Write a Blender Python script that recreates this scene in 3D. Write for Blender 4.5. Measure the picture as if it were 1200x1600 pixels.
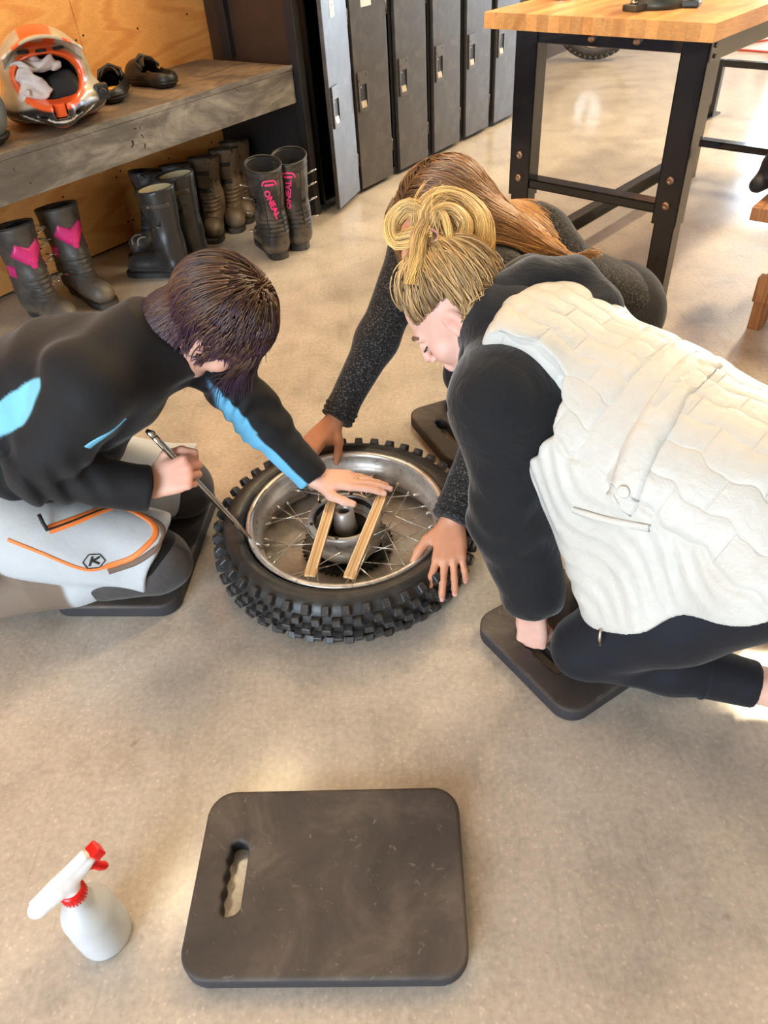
import bpy, bmesh, math, random
import numpy as np
from mathutils import Matrix, Vector

for o in list(bpy.data.objects): bpy.data.objects.remove(o)
random.seed(7)
RNG = np.random.default_rng(11)
scene = bpy.context.scene
C = scene.collection

# ---------------------------------------------------------------- camera
cam_d = bpy.data.cameras.new('camera'); cam = bpy.data.objects.new('camera', cam_d); C.objects.link(cam)
cam_d.sensor_fit = 'VERTICAL'; cam_d.sensor_height = 36.0; cam_d.lens = 36.0*1150/1600
cam_d.clip_start = 0.05; cam_d.clip_end = 100
# the phone is held 1.25 m up, pitched 40.8 degrees down and rolled 3 degrees
_dn = Vector((105, 1330, 1150)).normalized()
_up = -_dn; _fw = Vector((0, 0, 1)); _Y = (_fw-_fw.dot(_up)*_up).normalized(); _X = _Y.cross(_up)
right = Vector((_X[0], _Y[0], _up[0])); down = Vector((_X[1], _Y[1], _up[1])); fwd = Vector((_X[2], _Y[2], _up[2]))
M = Matrix.Identity(4)
for i in range(3):
    M[i][0] = right[i]; M[i][1] = -down[i]; M[i][2] = -fwd[i]
M[2][3] = 1.25
cam.matrix_world = M
scene.camera = cam

# ---------------------------------------------------------------- world, exposure
scene.view_settings.view_transform = 'Standard'; scene.view_settings.look = 'None'
scene.view_settings.gamma = 1.0; scene.view_settings.use_curve_mapping = False
scene.view_settings.exposure = 0.05
world = bpy.data.worlds.new('overcast_sky'); scene.world = world; world.use_nodes = True
bgn = world.node_tree.nodes['Background']
bgn.inputs['Color'].default_value = (0.72, 0.86, 1.0, 1); bgn.inputs['Strength'].default_value = 15.0

# ---------------------------------------------------------------- room frame: s runs along the plywood wall, t away from it
W0 = Vector((-2.411, 1.892, 0)); WS = Vector((0.6174, 0.7866, 0)); WT = Vector((0.7866, -0.6174, 0))
ROOM_A = math.atan2(0.7866, 0.6174)          # local x = s, local y = -t
def room(s, t, z=0.0): return W0 + WS*s + WT*t + Vector((0, 0, z))

# ================================================================= helpers
def link(o): C.objects.link(o); return o
def tag(o, label=None, cat=None, group=None, kind=None):
    if label: o['label'] = label
    if cat: o['category'] = cat
    if group: o['group'] = group
    if kind: o['kind'] = kind
    return o
def thing(name, label, cat, loc=(0, 0, 0), rotz=0.0, group=None):
    o = link(bpy.data.objects.new(name, None)); o.empty_display_size = 0.05
    o.location = loc; o.rotation_euler = (0, 0, rotz)
    return tag(o, label, cat, group)
def obj(name, me, m=None, parent=None, loc=None, rot=None):
    if isinstance(me, bmesh.types.BMesh):
        b = me; me = bpy.data.meshes.new(name); b.to_mesh(me); b.free()
    o = link(bpy.data.objects.new(name, me))
    if m is not None and len(me.materials) == 0:
        for mm in (m if isinstance(m, (list, tuple)) else [m]): me.materials.append(mm)
    if parent is not None: o.parent = parent
    if loc is not None: o.location = loc
    if rot is not None: o.rotation_euler = rot
    return o
def struct(name, me, m, parent=None, **k):
    o = obj(name, me, m, parent, **k)
    if parent is None: o['kind'] = 'structure'
    return o
def copy_tree(o, parent=None):
    c = o.copy(); C.objects.link(c); c.parent = parent
    for ch in list(o.children): copy_tree(ch, c)
    return c
def smooth(me, angle=None):
    if isinstance(me, bmesh.types.BMesh):
        for f in me.faces: f.smooth = True
    else:
        me.polygons.foreach_set('use_smooth', [True]*len(me.polygons))
    return me
def box(b, x0, x1, y0, y1, z0, z1, bev=0.0, mi=0, mat=None):
    vs = [b.verts.new((x, y, z)) for z in (z0, z1) for y in (y0, y1) for x in (x0, x1)]
    fs = [(0, 2, 3, 1), (4, 5, 7, 6), (0, 1, 5, 4), (2, 6, 7, 3), (0, 4, 6, 2), (1, 3, 7, 5)]
    faces = [b.faces.new([vs[i] for i in f]) for f in fs]
    for f in faces: f.material_index = mi
    if bev > 0:
        es = list({e for f in faces for e in f.edges})
        r = bmesh.ops.bevel(b, geom=es, offset=bev, segments=2, profile=0.6, affect='EDGES')
        vs = list({v for f in r['faces'] for v in f.verts} | {v for v in vs if v.is_valid})
    if mat is not None: bmesh.ops.transform(b, matrix=mat, verts=[v for v in vs if v.is_valid])
    return vs
def boxm(x0, x1, y0, y1, z0, z1, bev=0.0, mat=None):
    b = bmesh.new(); box(b, x0, x1, y0, y1, z0, z1, bev, mat=mat); return b
def lathe(b, prof, seg=24, cap0=True, cap1=True, mat=None, mi=0):
    rings = []
    for r, z in prof:
        rings.append([b.verts.new((r*math.cos(2*math.pi*i/seg), r*math.sin(2*math.pi*i/seg), z)) for i in range(seg)])
    for a, c in zip(rings, rings[1:]):
        for i in range(seg):
            f = b.faces.new((a[i], a[(i+1) % seg], c[(i+1) % seg], c[i])); f.smooth = True; f.material_index = mi
    if cap0: b.faces.new(rings[0][::-1]).material_index = mi
    if cap1: b.faces.new(rings[-1]).material_index = mi
    if mat is not None: bmesh.ops.transform(b, matrix=mat, verts=[v for r in rings for v in r])
    return rings
def tube(b, pts, rad, seg=8, caps=True, flat=None, mi=0):
    """a tube along points; rad a number or one per point; flat=(axis vector, factor)"""
    pts = [Vector(p) for p in pts]; n = len(pts)
    rad = [rad]*n if not hasattr(rad, '__len__') else rad
    prev = None; rings = []
    for i, p in enumerate(pts):
        t = (pts[min(i+1, n-1)]-pts[max(i-1, 0)]).normalized()
        if prev is None:
            u = t.cross(Vector((0, 0, 1)))
            if u.length < 1e-3: u = t.cross(Vector((1, 0, 0)))
        else: u = prev-t*prev.dot(t)
        u.normalize(); v = t.cross(u); prev = u
        ring = []
        for k in range(seg):
            a = 2*math.pi*k/seg; q = (u*math.cos(a)+v*math.sin(a))*rad[i]
            if flat: ax = Vector(flat[0]).normalized(); q = q+ax*q.dot(ax)*(flat[1]-1)
            ring.append(b.verts.new(p+q))
        rings.append(ring)
    for a, c in zip(rings, rings[1:]):
        for k in range(seg):
            f = b.faces.new((a[k], a[(k+1) % seg], c[(k+1) % seg], c[k])); f.smooth = True; f.material_index = mi
    if caps: b.faces.new(rings[0][::-1]).material_index = mi; b.faces.new(rings[-1]).material_index = mi
    return rings
def prism(b, outline, z0, z1, bev=0.0, mi=0):
    lo = [b.verts.new((x, y, z0)) for x, y in outline]; hi = [b.verts.new((x, y, z1)) for x, y in outline]
    n = len(outline)
    for i in range(n): b.faces.new((lo[i], lo[(i+1) % n], hi[(i+1) % n], hi[i])).material_index = mi
    top = b.faces.new(hi); bot = b.faces.new(lo[::-1]); top.material_index = bot.material_index = mi
    if bev > 0: bmesh.ops.bevel(b, geom=list(top.edges)+list(bot.edges), offset=bev, segments=3, profile=0.5, affect='EDGES')
def ring_pts(r, n, z=0.0): return [(r*math.cos(2*math.pi*i/n), r*math.sin(2*math.pi*i/n), z) for i in range(n)]
def rot_to(d, roll=0.0):
    """matrix whose z axis is d"""
    return Vector(d).normalized().to_track_quat('Z', 'Y').to_matrix().to_4x4() @ Matrix.Rotation(roll, 4, 'Z')
def spline(pts, n):
    """Catmull-Rom through points"""
    P = [Vector(p) for p in pts]; out = []
    m = len(P)-1
    for i in range(n):
        x = i/(n-1)*m; k = min(int(x), m-1); f = x-k
        p0, p1, p2, p3 = P[max(k-1, 0)], P[k], P[k+1], P[min(k+2, m)]
        out.append(0.5*((2*p1)+(p2-p0)*f+(2*p0-5*p1+4*p2-p3)*f*f+(3*p1-p0-3*p2+p3)*f**3))
    return out
def text_mesh(s, size, extrude=0.0004, bold=0.0):
    cu = bpy.data.curves.new('lettering', 'FONT'); cu.body = s; cu.size = size; cu.extrude = extrude; cu.offset = bold
    cu.align_x = 'CENTER'; cu.align_y = 'CENTER'; cu.resolution_u = 2
    o = bpy.data.objects.new('lettering', cu); C.objects.link(o)
    bpy.context.view_layer.update()
    me = bpy.data.meshes.new_from_object(o.evaluated_get(bpy.context.evaluated_depsgraph_get()))
    bpy.data.objects.remove(o); bpy.data.curves.remove(cu)
    return me

# ---------------------------------------------------------------- materials
def newmat(name):
    m = bpy.data.materials.new(name); m.use_nodes = True
    nt = m.node_tree; return m, nt, nt.nodes, nt.links, nt.nodes['Principled BSDF']
def lin(c): return tuple(((x/255)/12.92 if x/255 <= 0.04045 else ((x/255+0.055)/1.055)**2.4) for x in c)
def ramp(nd, stops):
    r = nd.new('ShaderNodeValToRGB'); e = r.color_ramp.elements
    while len(e) < len(stops): e.new(0.5)
    for i, (p, c) in enumerate(stops):
        e[i].position = p; e[i].color = (*c, 1) if len(c) == 3 else c
    return r
def noise(nd, lk, vec, scale, detail=4, rough=0.55, dist=0.0):
    n = nd.new('ShaderNodeTexNoise'); n.inputs['Scale'].default_value = scale; n.inputs['Detail'].default_value = detail
    n.inputs['Roughness'].default_value = rough; n.inputs['Distortion'].default_value = dist
    if vec is not None: lk.new(vec, n.inputs['Vector'])
    return n
def mapping(nd, lk, scale=(1, 1, 1), rot=(0, 0, 0), loc=(0, 0, 0), src='Object'):
    tc = nd.new('ShaderNodeTexCoord'); mp = nd.new('ShaderNodeMapping')
    mp.inputs['Scale'].default_value = scale; mp.inputs['Rotation'].default_value = rot; mp.inputs['Location'].default_value = loc
    lk.new(tc.outputs[src], mp.inputs['Vector']); return mp.outputs['Vector']
def mixc(nd, lk, fac, a, b, mode='MIX'):
    m = nd.new('ShaderNodeMix'); m.data_type = 'RGBA'; m.blend_type = mode
    for s, v in ((m.inputs[0], fac), (m.inputs[6], a), (m.inputs[7], b)):
        if isinstance(v, (int, float)): s.default_value = v
        elif isinstance(v, tuple): s.default_value = (*v, 1) if len(v) == 3 else v
        else: lk.new(v, s)
    return m.outputs[2]
def bump(nd, lk, h, strength, dist=0.01, normal=None):
    b = nd.new('ShaderNodeBump'); b.inputs['Strength'].default_value = strength; b.inputs['Distance'].default_value = dist
    lk.new(h, b.inputs['Height'])
    if normal is not None: lk.new(normal, b.inputs['Normal'])
    return b.outputs['Normal']
def pmat(name, col, rough=0.5, metal=0.0, var=0.15, scale=12.0, bmp=0.0, bscale=80.0, coat=0.0, attr=None, spec=0.5,
         stretch=(1, 1, 1), dirt=None, dirt_amt=0.5, dirt_scale=7.0, sheen=0.0, rvar=0.12):
    m, nt, nd, lk, p = newmat(name)
    v = mapping(nd, lk, stretch)
    n1 = noise(nd, lk, v, scale, 5, 0.6)
    if attr:
        a = nd.new('ShaderNodeAttribute'); a.attribute_name = attr; base = a.outputs['Color']
    else: base = tuple(col)
    lo = tuple([1-var]*3); hi = tuple([1+var*0.6]*3)
    r = ramp(nd, [(0.3, lo), (0.7, hi)]); lk.new(n1.outputs['Fac'], r.inputs['Fac'])
    c = mixc(nd, lk, 1.0, base, r.outputs['Color'], 'MULTIPLY')
    if dirt is not None:
        n2 = noise(nd, lk, v, dirt_scale, 6, 0.65, 0.3)
        rr = ramp(nd, [(0.48, (0, 0, 0)), (0.72, (dirt_amt,)*3)]); lk.new(n2.outputs['Fac'], rr.inputs['Fac'])
        c = mixc(nd, lk, rr.outputs['Color'], c, tuple(dirt))
    lk.new(c, p.inputs['Base Color'])
    rm = nd.new('ShaderNodeMapRange'); rm.inputs['To Min'].default_value = max(0.02, rough-rvar); rm.inputs['To Max'].default_value = min(1, rough+rvar)
    lk.new(n1.outputs['Fac'], rm.inputs['Value']); lk.new(rm.outputs['Result'], p.inputs['Roughness'])
    p.inputs['Metallic'].default_value = metal; p.inputs['Specular IOR Level'].default_value = spec
    p.inputs['Coat Weight'].default_value = coat
    if sheen: p.inputs['Sheen Weight'].default_value = sheen; p.inputs['Sheen Roughness'].default_value = 0.5
    if bmp > 0:
        n3 = noise(nd, lk, v, bscale, 4, 0.6); lk.new(bump(nd, lk, n3.outputs['Fac'], bmp, 0.004), p.inputs['Normal'])
    return m
MAT = {}
def wood_mat(name, c0, c1, c2, ringscale=6.0, stretch=(1, 0.12, 1), rough=0.55, knots=False, wear=None, rot=(0, 0, 0), soft=False):
    m, nt, nd, lk, p = newmat(name)
    v = mapping(nd, lk, stretch, rot)
    n0 = noise(nd, lk, v, 1.6 if soft else 3.0, 3, 0.5, 0.6)
    add = nd.new('ShaderNodeVectorMath'); add.operation = 'MULTIPLY_ADD'
    lk.new(n0.outputs['Color'], add.inputs[0]); add.inputs[1].default_value = (0.5, 0.5, 0.5); lk.new(v, add.inputs[2])
    w = nd.new('ShaderNodeTexWave'); w.wave_type = 'RINGS' if knots else 'BANDS'; w.inputs['Scale'].default_value = ringscale
    w.inputs['Distortion'].default_value = 1.6 if soft else 2.5; w.inputs['Detail'].default_value = 3; w.inputs['Detail Scale'].default_value = 0.8 if soft else 1.2
    lk.new(add.outputs[0], w.inputs['Vector'])
    r = ramp(nd, [(0.0, c0), (0.55, c1), (1.0, c2)]); lk.new(w.outputs['Fac'], r.inputs['Fac'])
    n1 = noise(nd, lk, mapping(nd, lk, (stretch[0]*8, stretch[1]*2, stretch[2]*8), rot), 25, 4, 0.6)
    r1 = ramp(nd, [(0.3, (0.82,)*3), (0.7, (1.1,)*3)]); lk.new(n1.outputs['Fac'], r1.inputs['Fac'])
    c = mixc(nd, lk, 1.0, r.outputs['Color'], r1.outputs['Color'], 'MULTIPLY')
    if wear is not None:
        n2 = noise(nd, lk, mapping(nd, lk, (1, 0.35, 1), rot), 5, 8, 0.7, 0.4)
        r2 = ramp(nd, [(0.42, (1, 1, 1)), (0.62, (0, 0, 0))]); lk.new(n2.outputs['Fac'], r2.inputs['Fac'])
        c = mixc(nd, lk, r2.outputs['Color'], c, wear)
    lk.new(c, p.inputs['Base Color']); p.inputs['Roughness'].default_value = rough
    lk.new(bump(nd, lk, n1.outputs['Fac'], 0.15, 0.003), p.inputs['Normal'])
    return m

# ================================================================= signed distance modelling (for bodies, cloth, boots, helmets)
F = np.float32
def smin(a, b, k):
    h = np.clip(0.5+0.5*(b-a)/k, 0, 1); return b+(a-b)*h-k*h*(1-h)
def V(*a): return np.array(a, dtype=F)
def norm(v): v = np.asarray(v, dtype=float); return v/np.linalg.norm(v)
def f_cap(a, b, ra, rb, flat=None):
    a = np.asarray(a, F); b = np.asarray(b, F); ba = b-a; L = float(ba@ba)+1e-12
    def f(p):
        pa = p-a; t = np.clip(pa@ba/L, 0, 1)[:, None]; q = pa-t*ba
        if flat is not None:
            ax = np.asarray(norm(flat[0]), F); q = q+ax*(q@ax)[:, None]*F(1/flat[1]-1)
        return np.sqrt((q*q).sum(1))-(ra+(rb-ra)*t[:, 0])
    r = max(ra, rb); return f, np.minimum(a, b)-r, np.maximum(a, b)+r
def f_ell(c, r, R=None):
    c = np.asarray(c, F); r = np.asarray(r, F); R = None if R is None else np.asarray(R, F)
    def f(p):
        q = p-c
        if R is not None: q = q@R
        k0 = np.sqrt(((q/r)**2).sum(1)); k1 = np.sqrt(((q/(r*r))**2).sum(1))+1e-9
        return k0*(k0-1)/k1
    m = float(r.max()); return f, c-m, c+m
def f_box(c, h, rad=0.0, R=None):
    c = np.asarray(c, F); h = np.asarray(h, F)-rad; R = None if R is None else np.asarray(R, F)
    def f(p):
        q = p-c
        if R is not None: q = q@R
        q = np.abs(q)-h
        return np.sqrt((np.maximum(q, 0)**2).sum(1))+np.minimum(q.max(1), 0)-rad
    m = float(np.linalg.norm(h+rad)); return f, c-m, c+m
def f_torus(c, R, r, n, ax=None):
    c = np.asarray(c, F); n = np.asarray(norm(n), F)
    def f(p):
        q = p-c; z = q@n; rr = np.sqrt(((q-z[:, None]*n)**2).sum(1)); return np.sqrt((rr-R)**2+z*z)-r
    return f, c-R-r, c+R+r
def f_half(c, n):
    c = np.asarray(c, F); n = np.asarray(norm(n), F)
    return (lambda p: (p-c)@n), None, None
def f_end(c, n, R):
    """cuts away what lies beyond a plane, within a radius"""
    c = np.asarray(c, F); n = np.asarray(norm(n), F)
    return (lambda p: np.maximum(-((p-c)@n), np.sqrt(((p-c)**2).sum(1))-R)), None, None
class Sdf:
    def __init__(s, k=0.02): s.k = k; s.it = []; s.mods = []; s.lo = np.full(3, 1e9); s.hi = np.full(3, -1e9)
    def add(s, prim, k=None, op='+'):
        f, lo, hi = prim; s.it.append((f, s.k if k is None else k, op))
        if op == '+' and lo is not None: s.lo = np.minimum(s.lo, lo); s.hi = np.maximum(s.hi, hi)
        return s
    def cap(s, a, b, ra, rb=None, k=None, op='+', flat=None): return s.add(f_cap(a, b, ra, ra if rb is None else rb, flat), k, op)
    def chain(s, pts, rad, k=None, flat=None):
        for i in range(len(pts)-1): s.cap(pts[i], pts[i+1], rad[i], rad[i+1], k, flat=flat)
        return s
    def ell(s, c, r, R=None, k=None, op='+'): return s.add(f_ell(c, r, R), k, op)
    def box(s, c, h, rad=0.0, R=None, k=None, op='+'): return s.add(f_box(c, h, rad, R), k, op)
    def cut(s, prim, k=0.004): return s.add(prim, k, '-')
    def mod(s, g): s.mods.append(g); return s
    def __call__(s, p, use=None):
        p = np.asarray(p, F); d = None
        for f, k, op in (s.it if use is None else [s.it[i] for i in use]):
            e = f(p).astype(F)
            if d is None: d = e
            elif op == '+': d = smin(d, e, k)
            elif op == '-': d = -smin(-d, e, k)
            else: d = -smin(-d, -e, k)
        for g in s.mods: d = d+g(p, d).astype(F)
        return d
    def grad(s, p, e=0.002):
        p = np.asarray(p, F); g = np.zeros_like(p)
        for i in range(3):
            o = np.zeros(3, F); o[i] = e; g[:, i] = s(p+o)-s(p-o)
        return g/(np.linalg.norm(g, axis=1, keepdims=True)+1e-9)
    def stick(s, pts, off=0.0, it=6):
        p = np.array(pts, dtype=F)
        for _ in range(it): p = p-s.grad(p)*np.clip(s(p)-off, -0.05, 0.05)[:, None]*F(0.9)
        return p
def net(sdf, h, pad=0.012):
    """surface nets on a sparse grid: returns vertices and quads"""
    lo = sdf.lo-pad; n = np.ceil((sdf.hi+pad-lo)/h/8).astype(int)
    gb = np.stack(np.meshgrid(*[np.arange(k) for k in n], indexing='ij'), -1).reshape(-1, 3)
    ctr = lo+(gb*8+3.5)*h; dc = sdf(ctr)
    near = np.abs(dc) < 8*h*1.15+0.008
    dims = n*8; g = np.repeat(np.repeat(np.repeat(dc.reshape(n), 8, 0), 8, 1), 8, 2).astype(F)
    sub = np.stack(np.meshgrid(*[np.arange(8)]*3, indexing='ij'), -1).reshape(-1, 3)
    nb = gb[near]; cell = nb//4; nk = (n//4+1); key = (cell[:, 0]*nk[1]+cell[:, 1])*nk[2]+cell[:, 2]
    order = np.argsort(key, kind='stable'); nb = nb[order]; key = key[order]
    cuts = np.flatnonzero(np.diff(key))+1; groups = np.split(nb, cuts)
    cc = np.array([lo+(gr[0]//4*32+15.5)*h for gr in groups]); rad = 16*h*1.7321
    tab = [np.asarray(f(cc.astype(F))) for f, k, op in sdf.it]
    for gi, gr in enumerate(groups):
        best = min([tab[i][gi] for i, it in enumerate(sdf.it) if it[2] == '+'])
        use = [i for i, it in enumerate(sdf.it) if (tab[i][gi] < best+2.6*rad+2*it[1] if it[2] == '+' else (it[2] == '&' or tab[i][gi] < 1.3*rad+it[1]))]
        i = (gr[:, None, :]*8+sub[None]).reshape(-1, 3)
        g[i[:, 0], i[:, 1], i[:, 2]] = sdf(lo+i*h, use)
    neg = g < 0
    X, Y, Z = dims; cnt = np.zeros((X-1, Y-1, Z-1), np.int8)
    for dx in (0, 1):
        for dy in (0, 1):
            for dz in (0, 1): cnt += neg[dx:X-1+dx, dy:Y-1+dy, dz:Z-1+dz]
    act = (cnt > 0) & (cnt < 8); ci = np.argwhere(act); vid = np.full(act.shape, -1, np.int64); vid[act] = np.arange(len(ci))
    acc = np.zeros((len(ci), 3)); w = np.zeros(len(ci))
    corners = np.array([(x, y, z) for x in (0, 1) for y in (0, 1) for z in (0, 1)])
    vals = [g[ci[:, 0]+c[0], ci[:, 1]+c[1], ci[:, 2]+c[2]] for c in corners]
    for i in range(8):
        for j in range(i+1, 8):
            if np.abs(corners[i]-corners[j]).sum() != 1: continue
            a, b = vals[i], vals[j]; m = (a < 0) != (b < 0)
            t = np.where(m, a/np.where(m, a-b, 1), 0)
            acc += np.where(m[:, None], corners[i]+t[:, None]*(corners[j]-corners[i]), 0); w += m
    verts = lo+(ci+acc/w[:, None])*h
    quads = []
    for ax in range(3):
        sl0 = [slice(None)]*3; sl1 = [slice(None)]*3; sl0[ax] = slice(0, -1); sl1[ax] = slice(1, None)
        a = neg[tuple(sl0)]; b = neg[tuple(sl1)]; e = np.argwhere(a != b)
        u, v = (ax+1) % 3, (ax+2) % 3
        e = e[(e[:, u] > 0) & (e[:, v] > 0) & (e[:, u] < dims[u]-1) & (e[:, v] < dims[v]-1)]
        e0 = e.copy(); e1 = e.copy(); e1[:, u] -= 1; e2 = e1.copy(); e2[:, v] -= 1; e3 = e.copy(); e3[:, v] -= 1
        q = np.stack([vid[x[:, 0], x[:, 1], x[:, 2]] for x in (e0, e1, e2, e3)], 1)
        inside = a[e[:, 0], e[:, 1], e[:, 2]]
        q = np.where(inside[:, None], q, q[:, ::-1]); quads.append(q)
    q = np.concatenate(quads); q = q[(q >= 0).all(1)]
    return verts, q
def np_mesh(name, verts, faces, col=None, attrs=None, shade=True):
    me = bpy.data.meshes.new(name); k = faces.shape[1]; nf = len(faces)
    me.vertices.add(len(verts)); me.vertices.foreach_set('co', np.asarray(verts, F).ravel())
    me.loops.add(nf*k); me.loops.foreach_set('vertex_index', faces.astype(np.int32).ravel())
    me.polygons.add(nf); me.polygons.foreach_set('loop_start', np.arange(0, nf*k, k, dtype=np.int32))
    if shade: me.polygons.foreach_set('use_smooth', np.ones(nf, bool))
    me.update(calc_edges=True)
    if col is not None:
        c4 = np.ones((len(verts), 4), F); c4[:, :3] = col
        me.attributes.new('col', 'FLOAT_COLOR', 'POINT').data.foreach_set('color', c4.ravel())
    for nme, arr in (attrs or {}).items():
        me.attributes.new(nme, 'FLOAT', 'POINT').data.foreach_set('value', np.asarray(arr, F).ravel())
    return me
def sdf_mesh(name, sdf, h, colf=None, relax=1, keep=None):
    v, q = net(sdf, h)
    if keep is not None:
        ok = keep(v); q = q[ok[q].all(1)]
        used = np.unique(q); remap = np.full(len(v), -1, np.int64); remap[used] = np.arange(len(used)); v = v[used]; q = remap[q]
    for _ in range(relax):               # settle the vertices on the surface
        p = np.asarray(v, F); v = p-sdf.grad(p, h*0.5)*np.clip(sdf(p), -h, h)[:, None]*F(0.7)
    return np_mesh(name, v, q, None if colf is None else colf(np.asarray(v, F)))
def sstep(x, a, b): t = np.clip((x-a)/(b-a), 0, 1); return t*t*(3-2*t)
def paint(base, layers):
    """layers: (mask array, colour)"""
    c = base
    for m, col in layers: c = c*(1-m[:, None])+np.asarray(col, F)*m[:, None]
    return c
def folds(amp, freq, seed=0, stretch=(1, 1, 1), oct=3):
    r = np.random.default_rng(seed); D = r.normal(size=(oct*4, 3)); D /= np.linalg.norm(D, axis=1, keepdims=True); D *= np.asarray(stretch)
    ph = r.uniform(0, 6.28, oct*4)
    def g(p, d):
        o = np.zeros(len(p), F); q = p+F(0.02)*np.sin(p[:, [1, 2, 0]]*F(freq*0.6)+ph[0]).astype(F)
        for i in range(oct*4):
            fr = freq*(1.7**(i//4)); o += (np.sin(q@(D[i]*fr).astype(F)+ph[i])*F(1/(1.8**(i//4)))).astype(F)
        return (F(amp/4)*o)*(np.abs(d) < 0.05)
    return g
def strip_mesh(sdf, pts, w, th=0.0015, n=None, off=0.0005, w2=None, closed=False):
    """a raised band lying on a modelled surface"""
    pts = np.array(spline(pts, n) if n else pts, dtype=F); p = sdf.stick(pts, off); nr = sdf.grad(p)
    t = np.gradient(p, axis=0)
    if closed: t[0] = p[1]-p[-2]; t[-1] = t[0]
    t /= np.linalg.norm(t, axis=1, keepdims=True)+1e-9
    s = np.cross(nr, t); s /= np.linalg.norm(s, axis=1, keepdims=True)+1e-9
    W = np.linspace(w, w if w2 is None else w2, len(p))[:, None]/2
    rows = []
    for a, hgt in ((-1, -0.002), (-1, th*0.7), (-0.4, th), (0.4, th), (1, th*0.7), (1, -0.002)):
        q = p+s*W*a; q = sdf.stick(q, off, 3) if abs(a) > 0.5 else q
        rows.append(q+nr*hgt)
    m = len(p); v = np.concatenate(rows); fs = []
    for j in range(5):
        for i in range(m-1): fs.append((j*m+i, j*m+i+1, (j+1)*m+i+1, (j+1)*m+i))
    return np_mesh('band', v, np.array(fs)[:, ::-1])

# ================================================================= the setting
def room_empty_rot(): return ROOM_A
def floor_mat():
    m, nt, nd, lk, p = newmat('worn_concrete')
    v = mapping(nd, lk)
    big = noise(nd, lk, v, 1.1, 6, 0.6, 0.4); mid = noise(nd, lk, v, 7, 6, 0.65, 0.2)
    fine = noise(nd, lk, v, 90, 3, 0.6); vor = nd.new('ShaderNodeTexVoronoi'); vor.inputs['Scale'].default_value = 75; lk.new(v, vor.inputs['Vector'])
    r0 = ramp(nd, [(0.25, lin((164, 153, 141))), (0.5, lin((181, 170, 157))), (0.75, lin((198, 187, 173)))]); lk.new(big.outputs['Fac'], r0.inputs['Fac'])
    r1 = ramp(nd, [(0.22, (0.70,)*3), (0.5, (1.0,)*3), (0.8, (1.16,)*3)]); lk.new(mid.outputs['Fac'], r1.inputs['Fac'])
    c = mixc(nd, lk, 1.0, r0.outputs['Color'], r1.outputs['Color'], 'MULTIPLY')
    r2 = ramp(nd, [(0.3, (0.86,)*3), (0.7, (1.12,)*3)]); lk.new(fine.outputs['Fac'], r2.inputs['Fac'])
    c = mixc(nd, lk, 1.0, c, r2.outputs['Color'], 'MULTIPLY')
    r3 = ramp(nd, [(0.0, (1.45, 1.42, 1.36)), (0.26, (1, 1, 1))]); lk.new(vor.outputs['Distance'], r3.inputs['Fac'])
    c = mixc(nd, lk, 0.75, c, mixc(nd, lk, 1.0, c, r3.outputs['Color'], 'MULTIPLY'))
    # trowel streaks and tyre scuffs running through the shop
    st1 = noise(nd, lk, mapping(nd, lk, (22, 1.2, 1), (0, 0, math.radians(-38))), 2.2, 5, 0.7)
    r4 = ramp(nd, [(0.30, (0.80,)*3), (0.45, (1,)*3), (0.70, (1,)*3), (0.82, (1.15,)*3)]); lk.new(st1.outputs['Fac'], r4.inputs['Fac'])
    c = mixc(nd, lk, 0.6, c, mixc(nd, lk, 1.0, c, r4.outputs['Color'], 'MULTIPLY'))
    sp = noise(nd, lk, v, 24, 2, 0.5); r5 = ramp(nd, [(0.70, (1,)*3), (0.80, (0.62, 0.58, 0.52))]); lk.new(sp.outputs['Fac'], r5.inputs['Fac'])
    c = mixc(nd, lk, 0.8, c, mixc(nd, lk, 1.0, c, r5.outputs['Color'], 'MULTIPLY'))
    lk.new(c, p.inputs['Base Color'])
    rr = ramp(nd, [(0.3, (0.30,)*3), (0.7, (0.52,)*3)]); lk.new(mid.outputs['Fac'], rr.inputs['Fac']); lk.new(rr.outputs['Color'], p.inputs['Roughness'])
    p.inputs['Specular IOR Level'].default_value = 0.5; p.inputs['Coat Weight'].default_value = 0.8; p.inputs['Coat Roughness'].default_value = 0.16
    h = nd.new('ShaderNodeMath'); h.operation = 'ADD'; lk.new(mid.outputs['Fac'], h.inputs[0]); lk.new(st1.outputs['Fac'], h.inputs[1])
    n1 = bump(nd, lk, h.outputs[0], 0.10, 0.01)
    lk.new(bump(nd, lk, fine.outputs['Fac'], 0.08, 0.002, n1), p.inputs['Normal'])
    return m
MAT['floor'] = floor_mat()
b = bmesh.new()
for q in [[(-3.5, -0.2), (14, -0.2), (14, 8.2), (-3.5, 8.2)]]:
    pts = [room(s, t) for s, t in q]
    f = b.faces.new([b.verts.new(p) for p in pts][::-1])
    bmesh.ops.recalc_face_normals(b, faces=b.faces)
    r = bmesh.ops.extrude_face_region(b, geom=[f]); bmesh.ops.translate(b, verts=[v for v in r['geom'] if isinstance(v, bmesh.types.BMVert)], vec=(0, 0, -0.15))
bmesh.ops.recalc_face_normals(b, faces=b.faces)
struct('floor', b, MAT['floor'])

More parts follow.
